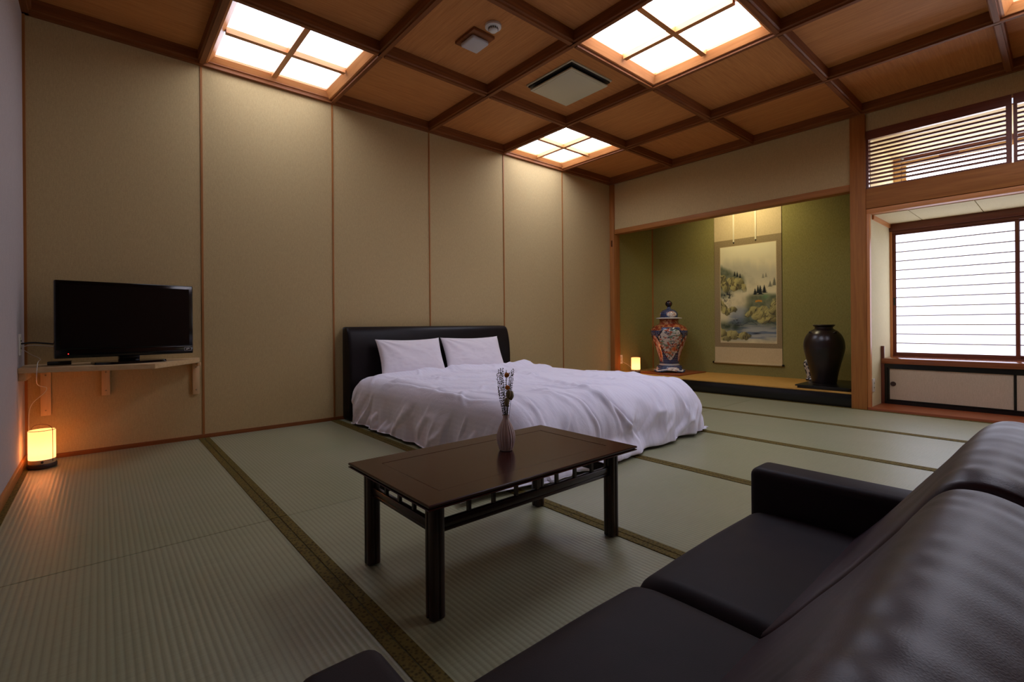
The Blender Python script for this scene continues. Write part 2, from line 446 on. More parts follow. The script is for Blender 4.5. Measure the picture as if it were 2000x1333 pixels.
SKYLAB = {(1, 0): 'four-pane skylight nearest the television, against back wall', (4, 0): 'smallest-looking four-pane skylight near the bed and alcove corner',
          (3, 2): 'large bright four-pane skylight at top centre of the ceiling', (4, 4): 'skylight whose corner shows at the top right corner', (1, 3): 'skylight over the seating corner, out of view'}
for wn, (i, j) in enumerate(sorted(SKY), 1):
    x0, x1 = i * T + .023, (i + 1) * T - .023; y0, y1 = -(j + 1) * TY + .023, -j * TY - .023
    if j == 0: y1 = -.02
    k = struct('window_%d' % wn, ((x0 + x1) / 2, (y0 + y1) / 2, H), SKYLAB[(i, j)], 'skylight')
    zf = H + .016; zp = H + .062; fwid = .05
    # four sloped frame sides
    for side in range(4):
        bm = bmesh.new()
        A = [(x0, y0), (x1, y0), (x1, y1), (x0, y1)]; B = [(x0 + fwid, y0 + fwid), (x1 - fwid, y0 + fwid), (x1 - fwid, y1 - fwid), (x0 + fwid, y1 - fwid)]
        a, b, c, d = A[side], A[(side + 1) % 4], B[(side + 1) % 4], B[side]
        cx_, cy_ = (x0 + x1) / 2, (y0 + y1) / 2
        e0 = .012
        def ins(p, e): return (p[0] + (e if p[0] < cx_ else -e), p[1] + (e if p[1] < cy_ else -e))
        a2, b2 = ins(a, e0), ins(b, e0)
        loc = (cx_, cy_, H)
        V = lambda p, z: bm.verts.new((p[0] - loc[0], p[1] - loc[1], z - loc[2]))
        v = [V(a, zf), V(b, zf), V(b2, zf), V(a2, zf), V(a, HP + .05), V(b, HP + .05), V(c, HP + .05), V(d, HP + .05), V(c, zp), V(d, zp)]
        for f_ in ((0, 1, 2, 3), (3, 2, 8, 9), (9, 8, 6, 7), (0, 4, 5, 1), (4, 7, 6, 5), (0, 3, 9, 7, 4), (1, 5, 6, 8, 2)): bm.faces.new([v[q] for q in f_])
        fin('frame', bm, 'light_x' if side % 2 == 0 else 'light_y', k, loc)
    mx_, my_ = (x0 + x1) / 2, (y0 + y1) / 2; bw = .018
    box('mullion', mx_ - bw, mx_ + bw, y0 + fwid, y1 - fwid, zp - .022, zp + .02, 'light_y', k)
    box('mullion', x0 + fwid, mx_ - bw, my_ - bw, my_ + bw, zp - .021, zp + .02, 'light_x', k)
    box('mullion', mx_ + bw, x1 - fwid, my_ - bw, my_ + bw, zp - .021, zp + .02, 'light_x', k)
    for (xa, xb) in ((x0 + fwid, mx_ - bw), (mx_ + bw, x1 - fwid)):
        for (ya, yb) in ((y0 + fwid, my_ - bw), (my_ + bw, y1 - fwid)):
            box('pane', xa, xb, ya, yb, zp + .016, zp + .021, 'sky_pane_%d%d' % (i, j), k)

# ------------------------------------------------------------ right wall, alcove, posts
LZ0, LZ1 = 1.94, 2.0
wr = struct('wall_right', (XR, -1.3, 0), 'beige plaster wall over the alcove opening and the transom', 'wall')
box('plaster_panel', XR + .012, XR + .1, -2.66, -.07, LZ1, HP, 'wall', wr)
box('plaster_panel', XR + .012, XR + .1, YB, -2.777, 2.44, HP, 'wall', wr)
tag(box('trim_4', XR - .01, XR + .11, -.07, 0, 0, H, 'post_z', None, .003), 'slim wood corner post between back wall and alcove', 'post', None, 'structure')
tag(box('trim_5', XR, XR + .1, -2.66, -.07, LZ0, LZ1, 'post_y', None, .004), 'wood lintel over the alcove opening', 'lintel', None, 'structure')
tag(box('trim_6', XR - .012, XR + .105, -2.777, -2.66, 0, H, 'post_z', None, .006), 'broad square wood post between alcove and window bay', 'post', None, 'structure')
ha = tag(box('trim_7', XR - .004, XR + .09, YB, -2.777, 1.76, 1.934, 'post_y', None, .004), 'deep wood beam under the slatted transom', 'beam', None, 'structure')
tag(box('trim_8', XR + .004, XR + .09, YB, -2.777, 1.716, 1.757, 'light_y', None, .003), 'slim wood head rail over the window bay', 'rail', None, 'structure')
tag(box('trim_9', XR + .002, XR + .05, -2.800, -2.777, 0, 1.716, 'light_z', None, .002), 'pale wood jamb strip beside the broad post', 'trim', None, 'structure')
box('catch', XR - .018, XR - .008, -.03, -.045, 1.78, 1.86, 'brown_metal', bpy.data.objects['trim_4'])

wa = struct('wall_alcove', (XA, -1.3, 0), 'olive green plastered alcove walls behind the hanging scroll', 'wall')
box('plaster_panel', XA, XA + .06, -2.70, .0, 0, 2.6, 'green', wa)
box('plaster_panel', XR + .11, XA, -.05, .01, 0, 2.6, 'green', wa)
box('plaster_panel', XR + .105, XA, -2.72, -2.66, 0, 2.6, 'green', wa)
box('corner_batten', XA - .014, XA, -.064, -.05, .13, 2.6, 'post_z', wa)
box('alcove_ceiling', XR + .1, XA, -2.66, -.05, 2.5, 2.52, 'panel_y', wa)
al = struct('floor_alcove', (5.9, -1.3, 0), 'raised alcove floor covered in golden matting over a black front beam', 'alcove floor')
box('front_beam', XR + .002, XR + .1, -2.66, -.07, 0, .121, 'black', al, .002)
box('goza_mat', XR + .002, XA, -2.66, -.05, .122, .134, 'goza', al, .002)
box('platform', XR + .1, XA, -2.66, -.05, 0, .1215, 'black_matte', al)

# ------------------------------------------------------------ window bay
YC = -2.80; XC = 5.82; XS = 6.19; YE = -5.40
wy = struct('wall_bay', (5.9, -2.8, 0), 'cream papered reveal and ceiling of the window bay', 'wall')
box('side_panel', XR + .05, 6.5, YC, YC + .06, 0, 2.6, 'cream', wy)
box('side_panel', XR + .05, 6.5, YE - .06, YE, 0, 2.6, 'cream', wy)
ys = [YC, -3.05, -3.455, -3.86, -4.265, -4.67, -5.075, YE]
for a, b in zip(ys[:-1], ys[1:]):
    box('ceiling_board', XR + .09, XS + .06, b + .003, a - .003, 1.712, 1.73, 'cream', wy)
box('ceiling_backing', XR + .09, 6.5, YE, YC, 1.73, 1.76, 'frame_y', wy)
box('cornice', XR + .09, XS - .02, YC - .014, YC, 1.676, 1.712, 'light_x', wy)
box('floor_board', XR - .002, 6.3, YE, -2.777, -.03, .022, 'red_floor', wy, .003)
box('outer_panel', 6.36, 6.46, YE, YC, 0, 1.712, 'cream', wy)
# outlet on bay reveal
def outlet(loc, normal, label, nsock=2, w=.07, h=.115, mat='white_plastic'):
    o = thing('wall_outlet', loc, label, 'outlet')
    def bx(nm, du, dz, su, sz, d0, d1, mt):
        c = Vector(loc) + Vector((0, 0, dz))
        if normal in ('+x', '-x'):
            s = 1 if normal == '+x' else -1
            return box(nm, c.x + s * d0, c.x + s * d1, c.y + du - su / 2, c.y + du + su / 2, c.z - sz / 2, c.z + sz / 2, mt, o, .0015)
        s = 1 if normal == '+y' else -1
        return box(nm, c.x + du - su / 2, c.x + du + su / 2, c.y + s * d0, c.y + s * d1, c.z - sz / 2, c.z + sz / 2, mt, o, .0015)
    bx('plate', 0, 0, w, h, 0, .006, mat); bx('insert', 0, 0, w * .45, h * .7, .006, .008, 'cream_plastic')
    for k in range(nsock):
        dz = (k - (nsock - 1) / 2) * .04
        for du in (-.006, .006): bx('slot', du, dz, .002, .009, .0078, .009, 'black_matte')
    return o
outlet((5.60, -.05, .30), '-y', 'small cream wall outlet inside the alcove beside the lantern')
outlet((5.545, YC, .21), '-y', 'cream outlet low on the window bay reveal beside broad post', 2, .065)
outlet((XL, -.25, .685), '+x', 'white outlet on pale grey wall above the television shelf', 2, .07)

# cabinet with sliding doors
cb = thing('low_cabinet', (XC + .18, -4.1, .022), 'low black-framed cabinet with cream sliding doors under the shoji window', 'cabinet')
box('end_board', XC - .012, XC + .004, YC - .026, YC - .002, .022, .548, 'frame_z', cb, .001)
box('frame', XC, XC + .03, YE, YC - .026, .352, .385, 'black', cb)
box('frame', XC, XC + .03, YE, YC - .026, .022, .052, 'black', cb)
box('frame', XC, XC + .03, YC - .044, YC - .026, .052, .352, 'black', cb)
box('body', XC + .03, XS, YE, YC - .01, .022, .385, 'black_matte', cb)
def fusuma(y0, y1, dx, pull):
    d = box('door', XC + dx, XC + dx + .012, y0, y1, .056, .35, 'door_paper', cb)
    for (a, b) in ((y0, y0 + .016), (y1 - .016, y1)): box('stile', XC + dx - .003, XC + dx + .012, a, b, .054, .352, 'black', d)
    for (a, b) in ((.054, .064), (.342, .352)): box('rail', XC + dx - .003, XC + dx + .012, y0 + .016, y1 - .016, a, b, 'black', d)
    p = lathe('finger_pull', [(.003, 0), (.018, 0), (.021, .003), (.019, .004), (.017, .001)], 'dark_base', d, (0, 0, 0), 24)
    p.rotation_euler = (0, -math.pi / 2, 0); p.location = Vector((XC + dx - .001, pull, .205)) - wl(d)
    lathe_fix = p
fusuma(-3.66, YC - .044, .016, -2.885)
fusuma(-4.50, -3.645, .005, -4.43)
fusuma(-5.38, -4.485, .016, -5.3)
ct = box('countertop', XC - .016, XS, YE, YC - .004, .388, .436, 'counter', None, .003); tag(ct, 'glossy wooden ledge under the shoji, above the low cabinet', 'ledge')

# shoji window
wn = struct('window_5', (XS, -4.1, .436), 'bright white shoji window with thin horizontal bars in the bay', 'window')
box('jamb', XS - .02, XS + .06, YC - .018, YC, .436, 1.64, 'light_z', wn)
box('head', XS - .03, XS + .06, YE, YC, 1.645, 1.712, 'frame_y', wn, .002)
box('head', XS - .01, XS + .06, YE, YC - .018, 1.62, 1.645, 'frame_y', wn)
box('sill', XS - .012, XS + .06, YE, YC - .018, .436, .448, 'frame_y', wn)
def shoji_panel(y0, y1, dx, k):
    s = struct('window_%d' % k, (XS + dx, (y0 + y1) / 2, .448), ['sliding shoji panel filling most of the bay window', 'sliding shoji panel cut by the right image edge', 'farthest sliding shoji panel, out of view'][k - 6], 'window')
    xs = XS + dx
    box('stile', xs, xs + .022, y1 - .026, y1, .448, 1.62, 'frame_z', s, .001)
    box('stile', xs, xs + .022, y0, y0 + .026, .448, 1.62, 'frame_z', s, .001)
    box('rail', xs, xs + .022, y0 + .026, y1 - .026, .448, .476, 'frame_y', s, .001)
    box('rail', xs, xs + .022, y0 + .026, y1 - .026, 1.604, 1.62, 'frame_y', s, .001)
    box('paper', xs + .014, xs + .016, y0 + .026, y1 - .026, .476, 1.604, 'shoji', s)
    for q in range(12):
        z = 1.528 - q * .0877
        box('bar', xs + .005, xs + .0135, y0 + .026, y1 - .026, z - .0042, z + .0042, 'barwood', s)
    if k == 6: box('finger_pull', xs - .002, xs, y1 - .02, y1 - .006, .93, 1.0, 'black', s)
    return s
shoji_panel(-3.664, YC - .018, .004, 6)
shoji_panel(-4.52, -3.640, .030, 7)
shoji_panel(-5.385, -4.50, .004, 8)

# transom with slats; clerestory space behind it
tr_ = struct('window_9', (XR, -3.2, 1.934), 'slatted wooden transom above the window bay', 'transom')
def transom(y0, y1, first):
    xa, xb = XR + .008, XR + .045
    box('rail', xa, xb, y0, y1, 1.934, 1.948, 'frame_y', tr_); box('rail', xa, xb, y0, y1, 2.362, 2.44, 'frame_y', tr_)
    box('stile', xa, xb, y1 - .02, y1, 1.948, 2.362, 'frame_z', tr_); box('stile', xa, xb, y0, y0 + .03, 1.948, 2.362, 'frame_z', tr_)
    for q in range(11):
        z = 1.948 + (q + 1) * (2.362 - 1.948) / 12
        box('slat', XR + .016, XR + .034, y0 + .03, y1 - .02, z - .0078, z + .0078, 'frame_y', tr_)
transom(-3.664, -2.777, 0); transom(-4.56, -3.672, 1); transom(-5.40, -4.568, 2)
up_ = struct('wall_upper', (6.4, -4.1, 1.76), 'cream wall and ceiling of the daylit space behind the transom', 'wall')
box('upper_ceiling', XR + .1, 6.5, YE, YC, 2.388, 2.40, 'cream', up_)
box('upper_trim', 6.37, 6.43, YE, YC - .08, 2.348, 2.386, 'frame_y', up_)
box('upper_trim', 6.385, 6.43, YE, YC - .08, 2.30, 2.347, 'pine_y', up_)
box('upper_trim', 6.36, 6.43, YC - .055, YC, 1.76, 2.386, 'pine_z', up_)
box('upper_trim', 6.38, 6.43, YC - .095, YC - .058, 1.76, 2.347, 'pine_z', up_)
box('latch', 6.355, 6.37, -3.28, -3.14, 2.315, 2.345, 'frame_y', up_, .004)
uw = struct('window_10', (6.42, -4.1, 1.76), 'bright overexposed window behind the transom slats', 'window')
box('pane', 6.425, 6.43, YE, YC - .09, 1.76, 2.31, 'upper', uw)

# ------------------------------------------------------------ ceiling fixtures
ac = thing('ceiling_air_grille', (3.18, -1.367, HP), 'large cream square ventilation plate hanging under wood ceiling', 'ventilation grille')
box('throat', 2.962, 3.404, -1.600, -1.138, 2.656, HP - .002, 'black_matte', ac)
box('neck', 3.0, 3.36, -1.55, -1.18, 2.641, 2.657, 'black_matte', ac)
box('plate', 2.972, 3.392, -1.588, -1.148, 2.630, 2.642, 'cream_plastic', ac, .003)
box('inset', 2.99, 3.374, -1.57, -1.166, 2.628, 2.631, 'cream_plastic', ac, .001)
box('collar', 2.950, 3.416, -1.612, -1.126, 2.668, HP, 'cream_plastic', ac, .002)
lt = thing('ceiling_lamp', (2.27, -1.36, HP), 'small unlit square ceiling lamp on a wooden base', 'ceiling lamp')
box('wooden_base', 2.186, 2.356, -1.47, -1.255, HP - .02, HP, 'beam_x', lt, .003)
box('diffuser', 2.205, 2.34, -1.43, -1.29, HP - .05, HP - .02, 'grey_plastic', lt, .012, 3)
sd = thing('smoke_detector', (2.275, -1.555, HP), 'round white smoke detector beside square ceiling lamp', 'smoke detector')
lathe('base', [(.052, -.002), (.052, -.016), (.047, -.02)], 'white_plastic', sd, (2.275, -1.555, HP), 40)
lathe('chamber', [(.03, -.02), (.03, -.034), (.022, -.042), (.01, -.044)], 'white_plastic', sd, (2.275, -1.555, HP), 32)
for k in range(14):
    t = 2 * math.pi * k / 14
    v_ = box('vent', -.0025, .0025, -.002, .002, -.006, .006, 'black_matte', None); v_.parent = sd
    v_.location = (.0305 * math.cos(t), .0305 * math.sin(t), -.027); v_.rotation_euler = (0, 0, t + math.pi / 2)

# ------------------------------------------------------------ bed
bed = thing('bed', (2.735, -1.1, 0), 'low double bed with dark leather headboard against the back wall', 'bed')
def headboard():
    # side profile (y,z), bulging top, extruded in x with rounded ends
    prof = [(-.012, .01), (-.012, .70), (-.03, .745), (-.06, .762), (-.095, .755), (-.125, .715), (-.15, .62), (-.163, .5), (-.165, .38), (-.155, .01)]
    pr = catmull([(0, a, b) for a, b in prof], 4)
    bm = bmesh.new(); xs = [(1.885, .86), (1.888, .93), (1.896, .975), (1.915, 1), (2.7, 1), (3.555, 1), (3.574, .975), (3.582, .93), (3.585, .86)]
    rings = []
    for x, s in xs:
        rings.append([bm.verts.new((x - 2.735, -.085 + (p.y + .085) * s, .38 + (p.z - .38) * (1 - (1 - s) * .25))) for p in pr])
    n = len(pr)
    for A, B in zip(rings[:-1], rings[1:]):
        for k in range(n): bm.faces.new((A[k], A[(k + 1) % n], B[(k + 1) % n], B[k]))
    bm.faces.new(rings[0]); bm.faces.new(rings[-1][::-1])
    return fin('headboard', bm, 'leather_head', bed, (2.735, 0, 0), True, 50)
headboard()
box('bed_base', 1.93, 3.56, -2.0, -.17, .005, .17, 'leather_head', bed, .02)
box('mattress', 1.94, 3.55, -1.98, -.175, .17, .335, 'pillow', bed, .05, 3, True)

def duvet():
    xl, xr, yf, yh = 1.975, 3.50, -2.015, -.36
    rl, rr, rf = .105, .20, .22; ztop = .372
    na, nb = 300, 270
    al_, ar = .425, .475      # cloth beyond the inner edges (arc length)
    a = np.linspace(-(al_), (xr - xl) + ar, na); b = np.linspace(-.10, (yh - yf) + .50, nb)
    A, B = np.meshgrid(a, b)
    # uneven hem
    hem = .035 * (vnoise(A * 3, B * 3 + 9, 3, 2) - .5)
    dl = np.maximum(-A, 0); dr = np.maximum(A - (xr - xl), 0); dx = np.where(dl > 0, -dl, dr)
    dy = np.maximum(B - (yh - yf), 0)
    d = np.hypot(dx, dy) + 1e-9; wx = (dx / d) ** 2; wy = (dy / d) ** 2
    r = np.where(dx < 0, rl, rr) * wx + rf * wy + 1e-6
    perim = np.where(wy > .5, A, B) + .0
    s = d * (1 + 0 * hem)
    # limit the length so the hem just reaches the floor
    q = np.pi * r / 2
    out = np.where(s < q, r * np.sin(np.minimum(s / r, np.pi / 2)), r); dn = np.where(s < q, r * (1 - np.cos(np.minimum(s / r, np.pi / 2))), r + (s - q))
    ph = 2.2 * vnoise(A * 1.7, B * 1.7, 11, 3) * 3
    zmax = ztop - .012 - .012 * vnoise(perim * 3 + 3, A * 0, 8, 2)
    over = np.maximum(dn - zmax, 0); dn = np.minimum(dn, zmax); out = out + over * np.where(dx < 0, .75, .15)
    lean = sm(.05, .5, d)
    # hanging folds
    fl = np.sin(perim * 15 + ph) * .5 + np.sin(perim * 31 + ph * 2.3) * .25
    fl += (vnoise(perim * 9, d * 2, 21, 3) - .5) * 1.5
    out = out + lean * (.024 * fl + np.where(dx < 0, -.012, .01))
    X = xl + np.clip(A, 0, xr - xl) + out * dx / d
    Y = yh - np.clip(B, None, yh - yf) - out * dy / d
    Z = ztop - dn
    # top puffiness, creases
    top = 1 - sm(.0, .30, d)
    u = X; v = Y
    puff = .020 * (vnoise(u * 2.4, v * 2.4, 31, 2) - .5) + .005 * (vnoise(u * 6, v * 5, 32, 3) - .5)
    rid = 1 - np.abs(2 * vnoise(u * 2.6 + v * 1.2, v * 1.5 - u * .6, 41, 3) - 1)
    puff += .016 * np.maximum(rid - .84, 0) / .16
    rid2 = 1 - np.abs(2 * vnoise(u * 4.2 - v * 1.5 + 7, v * 2.0 + u * .8, 47, 2) - 1)
    puff += .010 * np.maximum(rid2 - .88, 0) / .12
    # explicit creases, given in cloth coordinates (across, along)
    wA = A + .05 * (vnoise(A * 5, B * 5, 81, 3) - .5); wB = B + .05 * (vnoise(A * 5, B * 5, 82, 3) - .5)
    def crease(pts, w_, dep, ridge):
        best = np.full(A.shape, 9.); sgn = np.zeros(A.shape); tt = np.zeros(A.shape); n_ = len(pts) - 1
        for k in range(n_):
            (ax, ay), (bx_, by_) = pts[k], pts[k + 1]; ex, ey = bx_ - ax, by_ - ay; L2 = ex * ex + ey * ey
            t = np.clip(((wA - ax) * ex + (wB - ay) * ey) / L2, 0, 1); px_, py_ = wA - ax - t * ex, wB - ay - t * ey
            dd = np.hypot(px_, py_); q_ = dd < best; best = np.where(q_, dd, best); sgn = np.where(q_, np.sign(px_ * ey - py_ * ex), sgn); tt = np.where(q_, (k + t) / n_, tt)
        f_ = np.sin(np.clip(tt, .0, 1) * np.pi) ** .5; sd = best * sgn
        return f_ * (-dep * np.exp(-(sd / w_) ** 2) + ridge * np.exp(-((sd + 1.9 * w_) / (1.5 * w_)) ** 2))
    cre = crease([(1.12, .30), (.86, 1.04), (.70, 1.46), (.62, 1.72), (.72, 1.95), (.84, 2.08)], .014, .016, .020)
    cre += crease([(-.05, .35), (-.04, .9), (-.06, 1.4), (-.02, 1.72)], .008, .008, .006)
    cre += crease([(.30, 1.50), (.46, 1.78), (.50, 2.08)], .012, .012, .016)
    cre += crease([(.50, 1.35), (.62, 1.62), (.66, 2.02)], .010, .010, .014)
    cre += crease([(1.10, 1.45), (1.18, 1.75), (1.10, 2.06)], .012, .009, .013)
    cre += crease([(.05, 1.25), (.12, 1.62), (.06, 1.98)], .011, .010, .012)
    cre += crease([(.15, .40), (.45, .52), (.80, .50)], .012, .009, .012)
    cre += crease([(-.02, .45), (.22, .60), (.40, .78)], .010, .009, .009)
    cre += crease([(1.45, 1.30), (1.38, 1.70), (1.42, 2.0)], .012, .009, .012)
    puff = puff * (top * .9 + .1) + cre * (.35 + .65 * top); top_ = top; top = np.ones_like(top)
    X = X + cre * (1 - top_) * 1.0 * dx / d; Y = Y - cre * (1 - top_) * 1.0 * dy / d
    Z = Z + puff; top = top_
    # ruck beside the pillow end
    Z = Z + .03 * np.exp(-((v + .46) / .07) ** 2) * top * (.5 + vnoise(u * 5, v * 2, 51, 2)) * sm(-.1, .1, A)
    # wrinkles on side faces
    side = sm(.12, .3, d)
    wob = (1 - np.abs(2 * vnoise(perim * 5 + dn * 3, dn * 4 + perim, 61, 3) - 1)); wob = np.maximum(wob - .72, 0) / .28
    X += side * wob * .024 * dx / d; Y -= side * wob * .024 * dy / d
    # loose corner lying on the floor under the coffee table
    cw = np.where((dx < 0) & (dy > 0), np.minimum(-dx, dy) / .42, 0)
    X -= .26 * sm(.25, 1.0, cw) * sm(.16, .05, Z); Y += .06 * sm(.4, 1.0, cw) * sm(.16, .05, Z)
    # head end turned down
    hd = sm(0, .10, -B); Z -= hd * .045; 
    Y -= .065 * sm(.13, .02, Z) * (dy > 0) * sm(1.3, .5, A); Z = np.maximum(Z, .006 + .006 * vnoise(X * 9, Y * 9, 71, 2))
    P = np.stack([X, Y, Z], -1); uv = np.stack([A, B], -1)
    o = grid_mesh('duvet', P, 'duvet', None, (2.735, -1.2, .0), uv)
    md = o.modifiers.new('thickness', 'SOLIDIFY'); md.thickness = .004; md.offset = -1
    return o
tag(duvet(), 'rumpled white duvet covering the low bed down to the floor', 'duvet')

def pillow(x0, x1, label, seed):
    n = 56; u = np.linspace(-1, 1, n); U, V = np.meshgrid(u, u); w, h = (x1 - x0) / 2, .158
    e = 1 - .07 * (1 - V ** 2) * np.abs(U) ** 3; f = 1 - .06 * (1 - U ** 2) * np.abs(V) ** 3
    t = .072 * ((1 - np.abs(U) ** 2.6) * (1 - np.abs(V) ** 2.6)) ** .42
    wr_ = 1 - np.abs(2 * vnoise(U * 1.6 + V * 2.2 + seed, V * 1.2 - U * 2 + 8, seed, 3) - 1)
    edge = np.maximum(np.abs(U), np.abs(V))
    t2 = t + (np.maximum(wr_ - .75, 0) * .008) * sm(1, .8, edge) + .008 * (vnoise(U * 2, V * 2, seed + 3, 3) - .5) * sm(1, .8, edge)
    # fan creases from the upper-left corner
    ang = np.arctan2(1 - V, U + 1); rad = np.hypot(U + 1, 1 - V)
    t2 += .009 * np.sin(ang * 13) * np.exp(-rad * 1.3) * sm(.02, .3, rad) * sm(1, .85, edge)
    o = None
    def P(tt, s): return np.stack([U * w * e, -s * tt, V * h * f + .012 * (U ** 2) * (V > 0) * np.abs(V) - .01 * (1 - U ** 2) * (V < 0)], -1)
    F = P(t2, 1); Bk = P(t, -1)[:, ::-1]
    me_v = np.concatenate([F.reshape(-1, 3), Bk.reshape(-1, 3)]); idx = np.arange(n * n).reshape(n, n)
    q = np.stack([idx[:-1, :-1], idx[:-1, 1:], idx[1:, 1:], idx[1:, :-1]], -1).reshape(-1, 4)
    bm = bmesh.new(); vs = [bm.verts.new(p) for p in me_v]
    for f4 in q.tolist(): bm.faces.new([vs[k] for k in f4]); bm.faces.new([vs[k + n * n] for k in f4])
    bmesh.ops.remove_doubles(bm, verts=bm.verts, dist=.0008)
    o = fin('pillow', bm, 'pillow', None, ((x0 + x1) / 2, -.285, .502), True)
    o.rotation_euler = (math.radians(-22), 0, 0)
    tag(o, label, 'pillow')
    return o
pillow(2.075, 2.685, 'left white pillow leaning on the leather headboard', 5)
pillow(2.70, 3.36, 'right white pillow leaning on headboard, nearer the alcove', 9)

# ------------------------------------------------------------ coffee table
tb = thing('coffee_table', (1.40, -2.66, 0), 'low dark mahogany coffee table with baluster rails before the bed', 'table')
X0, X1, Y0, Y1, ZT = .977, 1.846, -2.906, -2.404, .326
def tabletop():
    cx_, cy_ = (X0 + X1) / 2, (Y0 + Y1) / 2
    # frame of four mitred boards with moulded edge around a recessed panel
    e = [(0, ZT), (-.001, ZT - .002), (0, ZT - .007), (.005, ZT - .0085), (.005, ZT - .0100), (0, ZT - .0115), (-.001, ZT - .0140), (.003, ZT - .0165), (.014, ZT - .0175)]
    for side in range(4):
        bm = bmesh.new(); A = [(X0, Y0), (X1, Y0), (X1, Y1), (X0, Y1)]
        def ins(p, d): return (p[0] + (d if p[0] < cx_ else -d), p[1] + (d if p[1] < cy_ else -d))
        p, q = A[side], A[(side + 1) % 4]
        rows = [(.078, ZT), (.002, ZT)] + e[1:] + [(.078, ZT - .0175)]
        ring = [[bm.verts.new((ins(k, d)[0] - cx_, ins(k, d)[1] - cy_, z)) for k in (p, q)] for d, z in rows]
        n = len(ring)
        for k in range(n): bm.faces.new((ring[k][0], ring[k][1], ring[(k + 1) % n][1], ring[(k + 1) % n][0]))
        bm.faces.new([r_[0] for r_ in ring]); bm.faces.new([r_[1] for r_ in ring][::-1])
        fin('top_frame', bm, 'table', tb, (cx_, cy_, 0))
    box('top_panel', X0 + .0795, X1 - .0795, Y0 + .0795, Y1 - .0795, ZT - .02, ZT - .0006, 'table', tb, .0008, 1)
tabletop()
LX0, LX1, LY0, LY1, lw = 1.012, 1.80, -2.862, -2.432, .044
for (lx, ly) in ((LX0, LY0), (LX1 - lw, LY0), (LX0, LY1 - lw), (LX1 - lw, LY1 - lw)):
    # leg with rounded moulded corners
    poly = []
    for c in range(4):
        ang0 = [math.pi, 1.5 * math.pi, 0, .5 * math.pi][c]; r = .013
        px_ = lx + (r if c in (0, 3) else lw - r); py_ = ly + (r if c in (0, 1) else lw - r)
        for k in range(5): t = ang0 + k * math.pi / 8; poly.append((px_ + r * math.cos(t), py_ + r * math.sin(t)))
        # shallow flute in the middle of each face
        mid = [(lx + lw / 2, ly), (lx + lw, ly + lw / 2), (lx + lw / 2, ly + lw), (lx, ly + lw / 2)][c]
        dirv = [(1, 0), (0, 1), (-1, 0), (0, -1)][c]; nv = [(0, 1), (-1, 0), (0, -1), (1, 0)][c]
        for s_, dd in ((-.004, 0), (-.002, .003), (.002, .003), (.004, 0)): poly.append((mid[0] + dirv[0] * s_ + nv[0] * dd, mid[1] + dirv[1] * s_ + nv[1] * dd))
    prism('leg', poly, 'z', 0.0035, ZT - .0177, 'table_dark', tb, 0, (lx + lw / 2, ly + lw / 2, 0))
zr = .232
for yy in (LY0 + .012, LY1 - .012 - .018):
    box('stretcher', LX0 + lw, LX1 - lw, yy, yy + .018, zr, zr + .022, 'table_dark', tb, .004)
    box('stretcher', LX0 + lw, LX1 - lw, yy + .003, yy + .015, zr - .012, zr - .001, 'table_dark', tb, .003)
    nb_ = 7
    for k in range(1, nb_ + 1):
        x = LX0 + lw + (LX1 - LX0 - 2 * lw) * k / (nb_ + 1)
        box('baluster', x - .005, x + .005, yy + .004, yy + .014, zr + .022, ZT - .018, 'table_dark', tb)
for xx in (LX0 + .012, LX1 - .012 - .018):
    box('stretcher', xx, xx + .018, LY0 + lw, LY1 - lw, zr, zr + .022, 'table_dark', tb, .004)
    box('stretcher', xx + .003, xx + .015, LY0 + lw, LY1 - lw, zr - .012, zr - .001, 'table_dark', tb, .003)
    for k in range(1, 4):
        y = LY0 + lw + (LY1 - LY0 - 2 * lw) * k / 4
        box('baluster', xx + .004, xx + .014, y - .005, y + .005, zr + .022, ZT - .018, 'table_dark', tb)

# ------------------------------------------------------------ vase with dried flowers
VX, VY = 1.459, -2.627
vs_ = thing('bud_vase', (VX, VY, ZT), 'small pale ribbed ceramic vase on the coffee table', 'vase')
vp = [(.018, 0), (.022, .001), (.026, .012), (.0305, .035), (.031, .05), (.028, .068), (.021, .088), (.0135, .104), (.0105, .114), (.0108, .122), (.0115, .125), (.009, .1245), (.0085, .112), (.011, .1), (.02, .08), (.026, .05), (.02, .006), (.002, .004)]
pr = [(p.x, p.z) for p in catmull([(a, 0, b) for a, b in vp[:11]], 6)] + vp[11:]
lathe('body', pr, 'ceramic', vs_, (VX, VY, ZT), 160, True, lambda t, z: 1 + (.12 * sm(0, .012, z) * (1 - sm(.095, .118, z))) * (abs(math.sin(9 * (t + z * 2.2))) ** .7 - .5))
def ball_stem(dx, dy, h, label, r=.0086):
    base = Vector((VX, VY, ZT + .01)); tip = Vector((VX + dx, VY + dy, ZT + h))
    o = thing('craspedia_stem', tuple(base), label, 'dried flower')
    tube('stem', catmull([base, base + (tip - base) * .5 + Vector((.001, 0, 0)), tip], 6), .0007, 'stem', o, 6)
    bm = bmesh.new(); bmesh.ops.create_icosphere(bm, subdivisions=3, radius=r)
    for v in bm.verts: v.co *= 1 + .06 * math.sin(v.co.x * 2900) * math.sin(v.co.y * 3100 + v.co.z * 2700)
    fin('flower_head', bm, 'orange', o, tip, True)
rx, ry = .652, -.0  # image right is roughly (+.76,-.65)
def off(a, depth=0): return (a * .7585 + depth * .65, -a * .6517 + depth * .76)
ball_stem(*off(.0045), .266, 'upper orange ball flower of the dried bouquet')
ball_stem(*off(.0065, -.004), .222, 'lower orange ball flower of the dried bouquet')
leaf_bm = bmesh.new()
